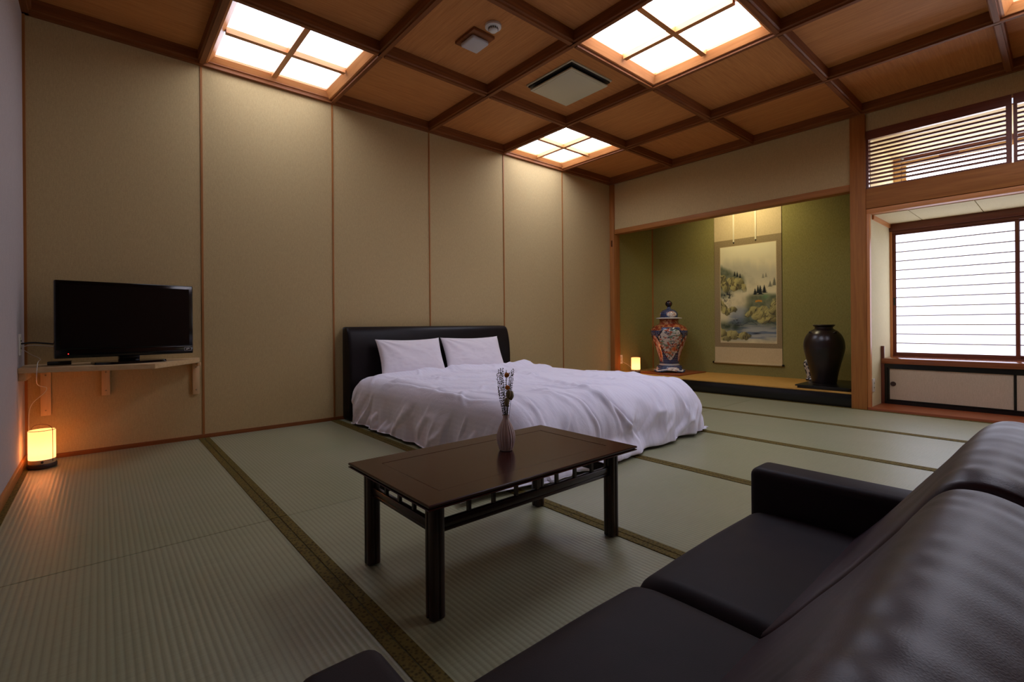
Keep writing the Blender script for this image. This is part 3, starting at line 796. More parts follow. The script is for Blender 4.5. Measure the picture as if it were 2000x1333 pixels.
def sprig(a, depth, h, curve, k):
    base = Vector((VX, VY, ZT + .01)); ox, oy = off(a, depth)
    o = thing('dried_sprig', tuple(base), 'dark dried leafy sprig standing in the ribbed vase', 'dried flower', 'leafy sprigs in the bud vase')
    cxo, cyo = off(a * .35 + curve, depth * .4)
    pts = catmull([base, base + Vector((cxo * .5, cyo * .5, h * .42)), base + Vector((ox * .8, oy * .8, h * .75)), Vector((VX + ox, VY + oy, ZT + h))], 10)
    tube('stem', pts, .0006, 'stem', o, 5)
    bm = bmesh.new(); r = random.Random(k)
    for q in range(84):
        t = .28 + .72 * q / 84; p = pts[min(int(t * (len(pts) - 1)), len(pts) - 1)]
        ang = r.uniform(0, 6.28); d = Vector((math.cos(ang), math.sin(ang), r.uniform(.2, 1.4))).normalized(); L = r.uniform(.004, .0085); s = d.cross(Vector((0, 0, 1))).normalized() * L * .28; e_ = s.cross(d).normalized() * L * .12
        p = p - base + Vector((0, 0, r.uniform(-.002, .002)))
        a_, b_, c_, d_ = bm.verts.new(p), bm.verts.new(p + d * L * .5 + s), bm.verts.new(p + d * L), bm.verts.new(p + d * L * .5 - s)
        e1 = bm.verts.new(p + d * L * .5 + e_)
        bm.faces.new((a_, b_, e1)); bm.faces.new((b_, c_, e1)); bm.faces.new((c_, d_, e1)); bm.faces.new((d_, a_, e1))
    lv = fin('leaves', bm, 'leaf', o, base); lv['kind'] = 'stuff'
for k, (a, dp, h, c) in enumerate([(-.030, .004, .272, -.004), (-.024, -.006, .288, -.003), (-.019, .008, .29, 0), (-.014, -.004, .278, 0), (-.010, .006, .292, 0), (.002, .008, .284, .0), (.014, -.004, .276, .003), (.022, .004, .285, .003), (.028, -.004, .29, .003), (-.026, .009, .225, -.004), (.018, .008, .24, .002), (-.006, -.006, .235, 0)]): sprig(a, dp, h, c, k)
def plume(a, dp, h, k):
    base = Vector((VX, VY, ZT + .01)); ox, oy = off(a, dp); tip = Vector((VX + ox, VY + oy, ZT + h))
    o = thing('bunny_tail_stem', tuple(base), ['fluffy beige grass plume at right of the dried bouquet', 'fluffy beige grass plume at middle of the dried bouquet', 'short beige grass plume low in the dried bouquet'][k], 'dried flower')
    tube('stem', catmull([base, base + (tip - base) * .5, tip], 6), .0007, 'stem', o, 5)
    bm = bmesh.new(); r = random.Random(k + 40); d = (tip - base).normalized()
    bmesh.ops.create_icosphere(bm, subdivisions=2, radius=.0088)
    for v in bm.verts: v.co = Vector((v.co.x, v.co.y, v.co.z * 1.8 + .006)) * (1 + .1 * r.random())
    for q in range(120):
        t = r.uniform(-.008, .022); ang = r.uniform(0, 6.28); n_ = Vector((math.cos(ang), math.sin(ang), r.uniform(.3, 1))).normalized()
        p = Vector((0, 0, t)) + n_ * .004; s = Vector((-math.sin(ang), math.cos(ang), 0)) * .0004
        bm.faces.new((bm.verts.new(p - s), bm.verts.new(p + s), bm.verts.new(p + n_ * .0085)))
    f_ = fin('flower_head', bm, 'plume', o, tip); f_.rotation_euler = d.to_track_quat('Z', 'Y').to_euler()
plume(.019, .0, .186, 0); plume(.010, -.005, .192, 1); plume(.004, -.008, .165, 2)

# ------------------------------------------------------------ sofa
sf = thing('leather_sofa', (1.153, -3.68, 0), 'dark brown leather two-seat sofa with puffy reclined back cushions', 'sofa')
SX0, SXM, SX1, SZ = .626, 1.153, 1.68, .280
SYF, SYB = -3.376, -3.99
box('base', SX0 - .01, SX1 + .01, SYB, SYF - .02, .045, .20, 'leather_seat', sf, .012)
for (a, b) in ((SX0 - .06, SYF - .06), (SX1 + .06, SYF - .06), (SX0 - .06, SYB + .05), (SX1 + .06, SYB + .05)):
    lathe('foot', [(.016, .0035), (.022, .046)], 'black_matte', sf, (a, b, 0), 20)
def arm(x0, x1):
    bm = bmesh.new(); bbox(bm, x1 - x0, abs(SYB - SYF) + .008, .345, bev=.022, seg=5)
    for v in bm.verts:
        z = v.co.z
        v.co.y += -.0 ; v.co.x *= 1 + .01 * math.cos(z * 9)
    return fin('armrest', bm, 'leather_seat', sf, ((x0 + x1) / 2, (SYB + SYF) / 2, .04 + .1725), True, 60)
arm(SX0 - .104, SX0 - .001); arm(SX1 + .001, SX1 + .108)
def seat(x0, x1):
    n, mN = 60, 70; P = []
    # side profile (y,z): front bottom, rounded front edge, flat top to the back
    prof = [(SYF - .02, .14), (SYF - .004, .155), (SYF - .0, .20), (SYF - .004, .245), (SYF - .018, .268), (SYF - .045, .279), (SYF - .09, .283), (SYF - .2, .284), (SYF - .3, .281), (SYF - .42, .276), (SYF - .5, .270)]
    pr = catmull([(0, a, b) for a, b in prof], 7); xs = np.linspace(0, 1, n)
    P = np.zeros((len(pr), n, 3))
    for i, p in enumerate(pr):
        e = np.minimum(xs, 1 - xs) * (x1 - x0); dip = np.clip(1 - e / .035, 0, 1) ** 2.4
        P[i, :, 0] = x0 + xs * (x1 - x0)
        topw = float(sm(.22, .27, np.array(p.z)))
        P[i, :, 1] = p.y - dip * .020 * (1 - topw) - dip * .006 * topw
        P[i, :, 2] = p.z - dip * .026 * topw + .004 * np.sin(xs * math.pi) * topw
    X, Y = P[..., 0], P[..., 1]
    P[..., 2] += .0025 * (vnoise(X * 7, Y * 7, 5, 3) - .5)
    # closing skirt (ends + underside)
    lowered = P.copy(); lowered[..., 2] = .13; 
    full = np.concatenate([lowered[:, :1], P, lowered[:, -1:]], 1)
    o = grid_mesh('seat_cushion', full, 'leather_seat', sf, ((x0 + x1) / 2, SYF - .25, .2))
    md = o.modifiers.new('thickness', 'SOLIDIFY'); md.thickness = .004; md.offset = -1
seat(SX0 + .002, SXM - .0005); seat(SXM + .0005, SX1 - .002)
def back_cushion(x0, x1, seed, crown):
    full_ = 1.02 if crown > .005 else 1.0
    prof = [(-3.585, .255), (-3.622, .285), (-3.662, .332), (-3.697, .378), (-3.735, .425), (-3.768, .470), (-3.797, .512), (-3.818, .545), (-3.836, .566), (-3.856, .575), (-3.885, .573), (-3.925, .555), (-3.965, .52), (-3.985, .46), (-3.985, .36), (-3.94, .27), (-3.80, .25), (-3.66, .245)]
    pr = np.array([(p.y, p.z) for p in catmull([(0, a, b) for a, b in prof], 6)])
    n = 110; xs = np.linspace(0, 1, n); c = np.array([-3.84, .33])
    e = np.minimum(xs, 1 - xs) * (x1 - x0)
    sc = np.where(e < .03, np.sqrt(np.clip(1 - ((.03 - e) / .03) ** 2, 0, 1)) * .05 + full_ - .05, full_)
    P = np.zeros((n, len(pr), 3))
    for i in range(n):
        q = c + (pr - c) * sc[i]; P[i, :, 1:] = q; P[i, :, 0] = x0 + xs[i] * (x1 - x0) 
    arc = np.linspace(0, 1, len(pr))[None, :] * np.ones((n, 1)); U = xs[:, None] * np.ones_like(arc)
    nrm = (pr - c); nrm /= np.linalg.norm(nrm, axis=1)[:, None]
    w_ = sm(.12, .28, arc) * (1 - sm(.75, .85, arc))
    xd = U * (x1 - x0)
    wr_ = np.sin(xd * 130 + 5 * vnoise(xd * 6, arc * 3, seed, 3) + arc * 9) * (vnoise(xd * 5, arc * 4, seed + 1, 2) ** 1.5)
    wr_ += .9 * np.sin(xd * 62 - arc * 12 + 7 * vnoise(xd * 4, arc * 3, seed + 2, 3))* vnoise(xd * 3, arc * 3, seed + 6, 2)
    near = np.exp(-(np.minimum(U, 1 - U) * (x1 - x0)) / .16)
    disp = w_ * (.0016 * wr_ * (.2 + near) + .003 * (vnoise(xd * 4, arc * 4, seed + 4, 2) - .5) + crown * np.sin(U * math.pi) ** .8)
    P[..., 1] += disp * nrm[None, :, 0]; P[..., 2] += disp * nrm[None, :, 1]
    full = np.concatenate([np.tile(P[:1].mean(1, keepdims=True), (1, P.shape[1], 1)), P, np.tile(P[-1:].mean(1, keepdims=True), (1, P.shape[1], 1))], 0)
    return grid_mesh('back_cushion', full[:, :-1], 'leather', sf, ((x0 + x1) / 2, -3.84, .4), wrap=True)
back_cushion(SX0 + .002, SXM - .006, 3, .003); back_cushion(SXM + .006, SX1 + .0, 13, .010)
box('back_frame', SX0 - .104, SX1 + .108, -4.07, -3.992, .045, .50, 'leather', sf, .02, 4)

# ------------------------------------------------------------ television corner
sh = thing('corner_shelf', (.4, -.2, .53), 'unpainted pine corner shelf on brackets under the television', 'shelf')
SZT = .562
prism('shelf_board', [(XL + .001, -.001), (XL + .001, -.325), (.605, -.50), (.868, -.13), (.888, -.012), (.888, -.001)], 'z', SZT - .028, SZT, 'pine_x', sh, .002, (.4, -.2, SZT))
for (xa, xb, zb) in ((.845, .885, .312), (.372, .412, .352), (.10, .145, .26)):
    br = box('bracket', xa, xb, -.022, -.0065, zb, SZT - .03, 'pine_z', sh, .001)
    for z in (SZT - .065, zb + .03): 
        s_ = lathe('screw', [(.0045, 0), (.004, .0015), (.001, .002)], 'metal', br, (0, 0, 0), 12); s_.rotation_euler = (math.pi / 2, 0, 0); s_.location = Vector(((xa + xb) / 2, -.0222, z)) - wl(br)
box('wall_cleat', XL + .001, XL + .03, -.30, -.03, SZT - .07, SZT - .03, 'pine_y', sh, .001)
box('support_arm', .862, .882, -.12, -.022, SZT - .05, SZT - .03, 'pine_y', sh, .001)

tv = thing('television', (.50, -.26, SZT), 'black flat-screen television on pine corner shelf', 'television')
hw = .329; z0, z1 = SZT + .042, SZT + .476
def L(x, y, z): return (.50 + x, -.26 + y, z)
def tbox(n, xa, xb, ya, yb, za, zb, mt, par=tv, bev=0, seg=2): return box(n, .50 + xa, .50 + xb, -.26 + ya, -.26 + yb, za, zb, mt, par, bev, seg)
tbox('housing', -hw, hw, -.012, .03, z0, z1, 'tv', tv, .006, 3)
tbox('rear_cover', -hw * .7, hw * .7, .03, .065, z0 + .05, z1 - .06, 'tv', tv, .015, 3)
tbox('screen', -hw + .022, hw - .022, -.0135, -.011, z0 + .055, z1 - .022, 'screen', tv)
tbox('lower_bezel', -hw + .004, hw - .004, -.0150, -.011, z0 + .003, z0 + .048, 'tv', tv, .0015)
lm = lathe('power_light', [(.0022, 0), (.0015, .0012)], 'led', tv, (0, 0, 0), 12); lm.rotation_euler = (math.pi / 2, 0, 0); lm.location = (-hw + .055, -.0152, z0 + .025 - SZT)
st = tbox('sticker', hw - .050, hw - .012, -.0158, -.0150, z0 + .018, z0 + .038, 'ink', tv, .0003, 1)
tbox('sticker_field', hw - .0487, hw - .0133, -.0160, -.0157, z0 + .0193, z0 + .0367, 'black', st)
for xa, xb, za, zb in ((-.0125, -.0075, .026, .030), (-.0068, -.0045, .0235, .031), (-.0038, -.0005, .0255, .031), (.0002, .0038, .027, .0335), (.0045, .0075, .0275, .030), (.0080, .0115, .0275, .0315)):
    tbox('emblem_mark', hw - .031 + xa, hw - .031 + xb, -.0163, -.0159, z0 + za, z0 + zb, 'ink', st)
tbox('neck', -.05, .05, -.0, .03, SZT + .012, z0 + .03, 'tv', tv, .003)
bm = bmesh.new(); bmesh.ops.create_cone(bm, cap_ends=True, segments=48, radius1=1, radius2=.93, depth=.013)
for v in bm.verts: v.co.x = max(-1, min(1, v.co.x * 1.25)) * .17; v.co.y *= .105
fin('stand_base', bm, 'tv', tv, L(0, -.005, SZT + .0075), True, 30)
tv.rotation_euler = (0, 0, math.radians(10))
cbx = tag(box('set_top_box', .14, .24, -.20, -.10, SZT + .001, SZT + .022, 'tv', None, .003), 'small black box lying on the shelf left of the television', 'box')
tag(tube('television_cable', catmull([(XL + .008, -.25, .69), (.09, -.24, .694), (.16, -.21, .685), (.24, -.16, .672), (.35, -.14, .67)], 8), .0045, 'cord_black', None, 8), 'thick black cable from wall outlet to the television', 'cable')
tag(tube('antenna_cable', catmull([(XL + .008, -.25, .672), (.08, -.23, .68), (.15, -.20, .672), (.25, -.15, .655), (.33, -.13, .66)], 8), .0022, 'cord', None, 6), 'thin white cable from wall outlet to the television', 'cable')
tag(tube('lantern_cord', catmull([(XL + .008, -.245, .665), (.075, -.20, .63), (.11, -.16, .60), (.112, -.335, .585), (.108, -.345, .50), (.10, -.13, .45), (.13, -.09, .43), (.12, -.08, .40), (.075, -.1, .35), (.06, -.1, .30), (.058, -.105, .22), (.06, -.09, .12), (.075, -.075, .02), (.10, -.09, .012), (.11, -.145, .022)], 8), .0018, 'cord', None, 6), 'thin white cord looping below the shelf to the lantern', 'cord')

def lantern(loc, r, h, label, group=None, wood_ring=True):
    x, y, z = loc
    o = thing('table_lantern', loc, label, 'lamp')
    lathe('foot', [(r * 1.07, 0), (r * 1.1, .004), (r * 1.1, .018), (r * 1.06, .022), (.002, .022)], 'dark_base', o, loc, 56)
    rg = lathe('base_ring', [(r * .99, .022), (r * 1.0, .024), (r * 1.0, .044), (r * .97, .046), (.002, .046)], 'pine_x', o, loc, 56)
    lathe('shade', [(r * .985, .046), (r, .048), (r, h), (r * .985, h), (r * .985, .05)], 'shade', o, loc, 72, False)
    tube('rim', [(x + r * math.cos(t), y + r * math.sin(t), z + h) for t in np.linspace(0, 2 * math.pi, 49)[:-1]], .0016, 'brown_metal', o, 6, True, (x, y, z + h))
    hd = [(x + (r + .003) * math.cos(a) * .7585, y - (r + .003) * math.cos(a) * .6517, z + h + .030 * math.sin(a)) for a in np.linspace(0, math.pi, 20)]
    hd = [(hd[0][0], hd[0][1], z + .03)] + hd + [(hd[-1][0], hd[-1][1], z + .03)]
    tube('handle', hd, .0014, 'brown_metal', o, 6)
    t = math.atan2(-3.9357 - y, .367 - x)
    k = lathe('switch', [(.006, 0), (.006, .004), (.004, .005)], 'dark_base', o, (0, 0, 0), 16)
    k.rotation_euler = (0, math.pi / 2, t); k.location = (r * math.cos(t), r * math.sin(t), .034)
    tp = (x, y, z + .09)
    add_light('lantern_bulb', 'POINT', tp, .46, (1, .62, .32), .018)
    return o
lantern((.118, -.21, .004), .0565, .205, 'glowing cylinder lantern on the floor in the left corner')
lantern((5.63, -.265, .134), .056, .20, 'glowing small lantern on the alcove floor beside the jar')
tag(tube('alcove_cord', catmull([(5.60, -.056, .29), (5.63, -.075, .26), (5.70, -.10, .22), (5.715, -.18, .16), (5.70, -.24, .148), (5.688, -.255, .15)], 8), .0018, 'cord', None, 6), 'thin cord from alcove outlet to the small lantern', 'cord')

# ------------------------------------------------------------ alcove: board, porcelain jar, scroll, black jar
bd = tag(box('jar_board', 5.63, 6.30, -.87, -.33, .1345, .1475, 'red_floor', None, .002), 'thin reddish wooden board under the patterned porcelain jar', 'board')
JX, JY, JZ = 5.965, -.545, .148
jar = thing('lidded_jar', (JX, JY, JZ), 'tall lidded porcelain jar painted blue, red and white in the alcove', 'jar')
def painted_lathe(name, prof, colfn, parent, loc, n=220, sub=10, mat='imari', rad=None):
    pr = catmull([(a, 0, b) for a, b in prof], sub); z = np.array([p.z for p in pr]); r = np.array([max(p.x, .0005) for p in pr])
    t = np.linspace(0, 2 * math.pi, n, endpoint=False)
    Rr, Tt = np.meshgrid(r, t, indexing='ij'); Zz = z[:, None] * np.ones_like(Tt)
    if rad: Rr, Zz = rad(Rr, Tt, Zz)
    P = np.stack([loc[0] + Rr * np.cos(Tt), loc[1] + Rr * np.sin(Tt), loc[2] + Zz], -1)
    return grid_mesh(name, P, mat, parent, loc, colors=colfn(Tt, Zz, Rr), wrap=True)
TC = math.atan2(-3.9357 - JY, .367 - JX)    # direction towards the viewer side
def mixc(a, b, w): return a * (1 - w[..., None]) + np.array(b, float) * w[..., None]
def navy_floral(Tt, Zz, sc=1.):
    C = np.ones(Tt.shape + (3,)) * np.array((24, 28, 52.))
    u = Tt * 14; v = Zz * 90
    fu = (u + (np.floor(v) % 2) * .5) % 1 - .5; fv = v % 1 - .5; rr = np.hypot(fu, fv)
    C = mixc(C, (70, 92, 140), ((rr < .36) & (rr > .12)) * 1.0); C = mixc(C, (190, 190, 200), (rr < .13) * 1.0)
    n = vnoise(u * 1.5, v * .6, 91, 3); C = mixc(C, (110, 50, 40), sm(.70, .76, n)); return C
def body_col(Tt, Zz, Rr):
    C = navy_floral(Tt, Zz)
    for k in range(3):
        c = TC + .10 + k * 2 * math.pi / 3; d = (Tt - c + math.pi) % (2 * math.pi) - math.pi
        zc = (Zz - .36) / .205; lim = .80 * np.sqrt(np.clip(1 - np.abs(zc) ** 2.6, 0, 1)) * (1 + .06 * np.cos(zc * 14)) * (.72 + .28 * sm(-1, .2, zc))
        ins = np.abs(d) < lim; edge = ins & (np.abs(d) > lim - .07)
        n1 = vnoise(d * 7 + 30, Zz * 45, 92 + k, 4); n2 = vnoise(d * 4 + 60, Zz * 60, 95 + k, 3)
        inner = np.ones(C.shape) * np.array((206, 198, 186.))
        inner = mixc(inner, (172, 84, 56), sm(.56, .60, n1)); inner = mixc(inner, (110, 130, 110), sm(.60, .66, n2)); inner = mixc(inner, (60, 60, 80), sm(.66, .7, vnoise(d * 10, Zz * 70, 99, 3)))
        inner = mixc(inner, (214, 96, 40), np.exp(-((d - .25) / .18) ** 2 - ((Zz - .30) / .03) ** 2)); inner = mixc(inner, (200, 110, 50), np.exp(-((d + .05) / .14) ** 2 - ((Zz - .25) / .02) ** 2))
        C[ins] = inner[ins]; C[edge] = (22, 22, 38)
        # orange phoenix panels between the cartouches
        c2 = c - math.pi / 3; d2 = (Tt - c2 + math.pi) % (2 * math.pi) - math.pi
        ins2 = (np.abs(d2) < .34 * np.sqrt(np.clip(1 - ((Zz - .30) / .17) ** 2, 0, 1)))
        n3 = vnoise(d2 * 9 + 5, Zz * 40, 97, 3); ph = mixc(np.ones(C.shape) * np.array((204, 176, 158.)), (150, 62, 40), sm(.48, .56, n3)); C[ins2] = ph[ins2]
    neck = (Zz > .575); nk = mixc(np.ones(C.shape) * np.array((130, 52, 34.)), (180, 120, 76), sm(.5, .56, vnoise(Tt * 9, Zz * 80, 98, 3))); C[neck] = nk[neck]
    drape = (Zz > .535) & (Zz <= .575 + .0) & (np.abs(((Tt - TC - .1 + math.pi) % (2 * math.pi / 3)) - math.pi / 3) > .55); C[drape] = nk[drape]
    C[np.abs(Zz - .100) < .004] = (200, 196, 190); return C
bp = [(.120, .07), (.118, .10), (.122, .13), (.132, .18), (.155, .26), (.190, .36), (.218, .44), (.232, .50), (.230, .535), (.212, .57), (.170, .60), (.128, .618), (.118, .635), (.118, .665), (.124, .675)]
painted_lathe('body', bp, body_col, jar, (JX, JY, JZ))
def foot_col(Tt, Zz, Rr):
    C = navy_floral(Tt, Zz)
    zz = .02 + .022 * np.abs(np.sin(Tt * 2.0 + .4)) ; C[np.abs(Zz - zz) < .006] = (214, 208, 200)
    d = ((Tt - TC + .5) % (2 * math.pi / 4)) - math.pi / 4; p = (d / .45) ** 2 + ((Zz - .045) / .024) ** 2 < 1
    n = vnoise(Tt * 9, Zz * 90, 101, 3); w = mixc(np.ones(C.shape) * np.array((212, 204, 194.)), (150, 96, 80), sm(.55, .62, n)); C[p] = w[p]
    C[Zz > .088] = (204, 198, 190); return C
painted_lathe('foot_stand', [(.200, .0), (.205, .008), (.192, .022), (.174, .035), (.166, .055), (.156, .075), (.130, .086), (.130, .096), (.118, .097)], foot_col, jar, (JX, JY, JZ),
              rad=lambda R_, T_, Z_: (R_ * (1 + .05 * np.cos(T_ * 4 + .8) * (Z_ < .07)), Z_ + np.where(Z_ < .03, .028 * np.abs(np.sin(T_ * 2 + .4)) ** 2 * (1 - Z_ / .03), 0)))
def lid_col(Tt, Zz, Rr):
    C = navy_floral(Tt, Zz)
    d = ((Tt - TC - .35 + math.pi / 3) % (2 * math.pi / 3)) - math.pi / 3; p = (d / .62) ** 2 + ((Zz - .742) / .036) ** 2 < 1
    n = vnoise(Tt * 9, Zz * 90, 102, 3); w = mixc(np.ones(C.shape) * np.array((212, 206, 196.)), (170, 90, 60), sm(.55, .62, n)); C[p] = w[p]
    C[Zz < .700] = (206, 202, 196); C[(Zz < .681)] = (60, 60, 70); return C
painted_lathe('lid', [(.118, .676), (.158, .684), (.160, .692), (.148, .697), (.112, .704), (.112, .73), (.104, .765), (.080, .79), (.048, .805), (.026, .815), (.022, .83), (.020, .84)], lid_col, jar, (JX, JY, JZ))
def knob_col(Tt, Zz, Rr): return mixc(np.ones(Tt.shape + (3,)) * np.array((20, 22, 36.)), (80, 36, 26), sm(.6, .7, vnoise(Tt * 3, Zz * 60, 103, 2)))
painted_lathe('knob', [(.020, .838), (.034, .852), (.043, .875), (.038, .898), (.022, .914), (.008, .922), (.001, .923)], knob_col, jar, (JX, JY, JZ), 64)

# hanging scroll
SCX = XA - .006
sc = thing('hanging_scroll', (XA - .01, -1.365, .27), 'hanging scroll with misty mountain river painting on the green wall', 'scroll')
ya, yb = -1.765, -.965
box('silk_mount', SCX - .002, SCX, ya, yb, .275, 2.36, 'silk', sc)
box('brocade_mount', SCX - .003, SCX - .0022, ya, yb, .468, 1.81, 'brocade', sc)
def painting(U, V):
    """U 0..1 left to right, V 0..1 top to bottom -> colours"""
    n = vnoise(U * 5, V * 8, 201, 5); n2 = vnoise(U * 14, V * 24, 202, 4); n3 = vnoise(U * 40, V * 60, 203, 3)
    C = np.ones(U.shape + (3,)) * np.array((222, 208, 160.)); C = mixc(C, (232, 222, 182), sm(.35, .0, V))
    C = mixc(C, (176, 164, 124), .55 * sm(.45, .75, n) * sm(.1, .3, V))
    def hill(top, bot, col, a, seed=0, soft=.03):
        return sm(-soft, soft, V - top + (vnoise(U * 9 + seed, V * 2, 210 + seed, 3) - .5) * .08) * sm(soft * 2, -soft, V - bot)
    C = mixc(C, (168, 164, 140), .5 * hill(.20 - .05 * np.sin(U * 5), .34, 0, 0, 1, .07))
    # left hillside
    L1 = hill(.20 + .33 * U ** 1.1 + .0, .44 + .02 * U, 0, 0, 2, .03) * sm(.52, .38, U); C = mixc(C, (74, 82, 58), .95 * L1 * (.5 + .5 * n2))
    wx_ = .6 * (vnoise(U * 12, V * 20, 231, 3) - .5); wy_ = .6 * (vnoise(U * 12, V * 20, 232, 3) - .5)
    def rocks(C, cx, cy, rx_, ry_, k):
        u = U + wx_ * .12; v = V + wy_ * .07; u = u + (v - cy) * (.5 if cx > .5 else -.4)
        q = ((u - cx) / rx_) ** 2 + ((v - cy) / ry_) ** 2; m_ = sm(1.1, .7, q)
        sh_ = sm(-.5, 1.0, (u - cx) / rx_ * .8 + (v - cy) / ry_ * .7)
        cr = 1 - np.abs(2 * vnoise(u * 26 + v * 18 + k * 5, v * 9, 240 + k, 2) - 1)
        C = mixc(C, (188, 174, 104), m_ * .9); C = mixc(C, (92, 86, 54), m_ * sh_ * .85)
        C = mixc(C, (66, 60, 44), m_ * sm(.84, .97, cr) * .7)
        return mixc(C, (46, 46, 40), sm(.22, .03, np.abs(q - .95)) * .5 * sm(.4, .55, n2) * (v > cy - ry_ * .5))
    for k, a in enumerate([(.02, .35, .10, .075), (.10, .42, .08, .06), (.22, .36, .10, .05), (.34, .38, .10, .055), (.44, .44, .07, .04), (.28, .42, .10, .04)]): C = rocks(C, *a, k)
    C = mixc(C, (222, 210, 164), .75 * np.exp(-((V - .49 - .04 * np.sin(U * 7)) / .035) ** 2) * sm(.1, .3, U) * (.6 + .6 * n))
    # river
    riv = sm(.60, .68, V) * sm(.99, .93, V) * sm(.12, .3, U + (V - .6) * .3); C = mixc(C, (150, 154, 152), riv * .8); C = mixc(C, (84, 100, 120), riv * sm(.45, .6, vnoise(U * 3, V * 40, 220, 3)) * .7 * sm(.68, .8, V))
    # right cliffs
    Rg = sm(.42, .6, U + (V - .55) * .35) * sm(.49, .54, V) * sm(.84, .74, V - U * .05); C = mixc(C, (74, 84, 58), Rg * .85 * (.55 + .6 * n2))
    for k, a in enumerate([(.62, .68, .10, .05), (.74, .70, .11, .07), (.88, .72, .13, .07), (.98, .64, .10, .08), (.70, .73, .13, .045), (.52, .71, .07, .035), (.84, .77, .18, .04)]): C = rocks(C, *a, k)
    C = mixc(C, (110, 150, 96), .7 * np.exp(-((U - .82) / .06) ** 2 - ((V - .535) / .025) ** 2)); C = mixc(C, (206, 138, 44), .9 * (np.abs(V - .575 - .02 * np.abs(U - .70) * 6) < .009) * (np.abs(U - .70) < .06))
    # left lower rocks
    C = mixc(C, (60, 72, 58), .8 * sm(.30, .05, U) * np.exp(-((V - .50) / .035) ** 2) * (.4 + n2)); 
    for k, a in enumerate([(.03, .62, .10, .07), (.10, .67, .09, .05), (.22, .66, .10, .03)]): C = rocks(C, *a, k)
    C = mixc(C, (62, 72, 52), .8 * sm(.55, .25, U) * np.exp(-((V - .83) / .05) ** 2) * (.5 + n2)); 
    for k, a in enumerate([(.08, .94, .12, .06), (.22, .92, .14, .05), (.42, .93, .14, .04), (.02, .90, .08, .05)]): C = rocks(C, *a, k)
    C = mixc(C, (60, 62, 66), .6 * (np.abs(V - .80 - .02 * np.sin(U * 20)) < .004) * (U > .35) * (n2 > .45)); C = mixc(C, (40, 42, 48), .8 * np.exp(-((U - .66) / .07) ** 2 - ((V - .905) / .008) ** 2)); C = mixc(C, (40, 42, 48), .8 * np.exp(-((U - .33) / .05) ** 2 - ((V - .82) / .008) ** 2))
    # conifers
    def tree(C, cx, by, h, w_, a=1.):
        t = (by - V) / h; ww = w_ * (1 - t) * (1 + .35 * np.sin(t * 40)); m_ = (t > 0) * (t < 1) * sm(ww * 1.3, ww * .7, np.abs(U - cx)); return mixc(C, (34, 38, 34), m_ * a)
    for a in [(.64, .515, .07, .035), (.73, .515, .10, .045), (.80, .50, .085, .04), (.69, .50, .09, .03), (.27, .31, .055, .02), (.32, .32, .06, .022), (.37, .335, .055, .022)]: C = tree(C, *a)
    for a in [(.90, .44, .06, .03, .5), (.97, .43, .08, .035, .55), (.78, .35, .05, .02, .35), (.83, .345, .05, .02, .35)]: C = tree(C, *a)
    # dark leafy trees at left
    for cx, cy, s_ in [(.10, .53, .09), (.15, .50, .06), (.30, .79, .06)]: C = mixc(C, (40, 40, 42), .85 * sm(.50, .58, n3) * np.exp(-((U - cx) / s_) ** 2 - ((V - cy) / (s_ * .5)) ** 2))
    C = mixc(C, (80, 60, 36), .8 * (np.abs(U - .28 - .04 * np.sin(V * 60)) < .006) * (V > .37) * (V < .46))
    return C
pu, pv = np.meshgrid(np.linspace(0, 1, 170), np.linspace(0, 1, 290)); py0, py1 = -1.705, -1.045; pz0, pz1 = .528, 1.722
PP = np.stack([np.full(pu.shape, SCX - .0036), py1 + (py0 - py1) * pu, pz1 + (pz0 - pz1) * pv], -1)
grid_mesh('painting', PP, 'paint', sc, (SCX - .0036, -1.375, 1.12), colors=painting(pu, pv), smooth=False)
for a, b, c_, d_ in ((py0 - .006, py0, pz0, pz1), (py1, py1 + .006, pz0, pz1), (py0 - .006, py1 + .006, pz0 - .006, pz0), (py0 - .006, py1 + .006, pz1, pz1 + .006)): box('painting_edge', SCX - .0038, SCX - .0030, a, b, c_, d_, 'silk', sc)
rl_ = tube('roller', [(SCX - .010, ya - .002, .272), (SCX - .010, yb + .002, .272)], .012, 'silk', sc, 16)
for yy in (ya - .022, yb + .002): tube('roller_knob', [(SCX - .010, yy, .272), (SCX - .010, yy + .02, .272)], .013, 'black', sc, 16)
for yy in (-1.215, -1.478):
    s_ = box('hanging_ribbon', SCX - .009, SCX - .006, yy - .010, yy + .010, 1.775, 2.36, 'string', sc, .001)
    box('ribbon_end', SCX - .011, SCX - .005, yy - .007, yy + .007, 1.762, 1.776, 'black_matte', sc, .002)

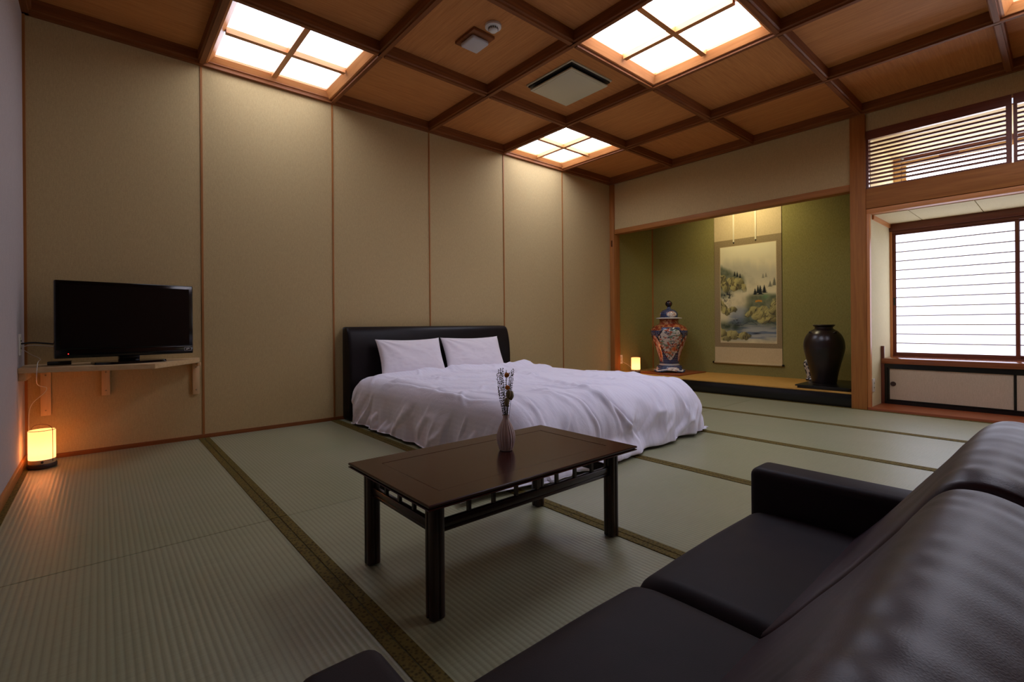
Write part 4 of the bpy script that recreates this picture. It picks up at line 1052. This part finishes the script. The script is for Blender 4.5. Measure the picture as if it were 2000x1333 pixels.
# black jar on stand
sdn = thing('jar_stand', (5.83, -2.41, .134), 'black lacquered display stand under the big dark jar', 'stand')
box('top_board', 5.50, 6.20, -2.638, -2.185, .155, .168, 'black', sdn, .002)
box('side_skirt', 5.515, 6.185, -2.625, -2.20, .1345, .155, 'black', sdn, .002)
pot = thing('stoneware_jar', (5.86, -2.33, .169), 'large dark brown glazed stoneware jar with rolled rim', 'jar')
pp = [(.105, 0), (.108, .012), (.118, .08), (.138, .17), (.160, .26), (.175, .33), (.177, .375), (.168, .43), (.145, .48), (.112, .515), (.086, .532), (.078, .540)]
lathe('body', [(.002, 0)] + [(p.x, p.z) for p in catmull([(a, 0, b) for a, b in pp], 7)], 'pot', pot, (5.86, -2.33, .169), 72)
lathe('rim', [(.078, .538), (.077, .553), (.090, .563), (.095, .571), (.090, .578), (.078, .577), (.070, .565), (.068, .535)], 'pot', pot, (5.86, -2.33, .169), 72, False)
for t in (2.4, 4.2, 5.6, .6):
    x, y = 5.86 + .128 * math.cos(t), -2.33 + .128 * math.sin(t)
    tube('lug', catmull([(x + .02 * math.sin(t), y - .02 * math.cos(t), .169 + .493), (x + .012 * math.cos(t), y + .012 * math.sin(t), .169 + .508), (x - .02 * math.sin(t), y + .02 * math.cos(t), .169 + .493)], 5), .006, 'pot', pot, 8)
bw_ = thing('small_vase', (6.265, -2.095, .1345), 'small blue and white vase half hidden behind the big dark jar', 'vase')
def bwc(Tt, Zz, Rr):
    C = np.ones(Tt.shape + (3,)) * np.array((202, 198, 190.)); C = mixc(C, (34, 40, 60), sm(.48, .54, vnoise(Tt * 5, Zz * 45, 301, 3)))
    C[np.abs(Zz - .035) < .004] = (90, 84, 80); C[Zz < .02] = (60, 50, 46); return C
painted_lathe('body', [(.058, 0), (.06, .012), (.052, .03), (.050, .05), (.062, .10), (.076, .15), (.080, .18), (.072, .21), (.052, .232), (.038, .24), (.036, .25), (.042, .256)], bwc, bw_, (6.265, -2.095, .1345), 96, 6, 'bluewhite')
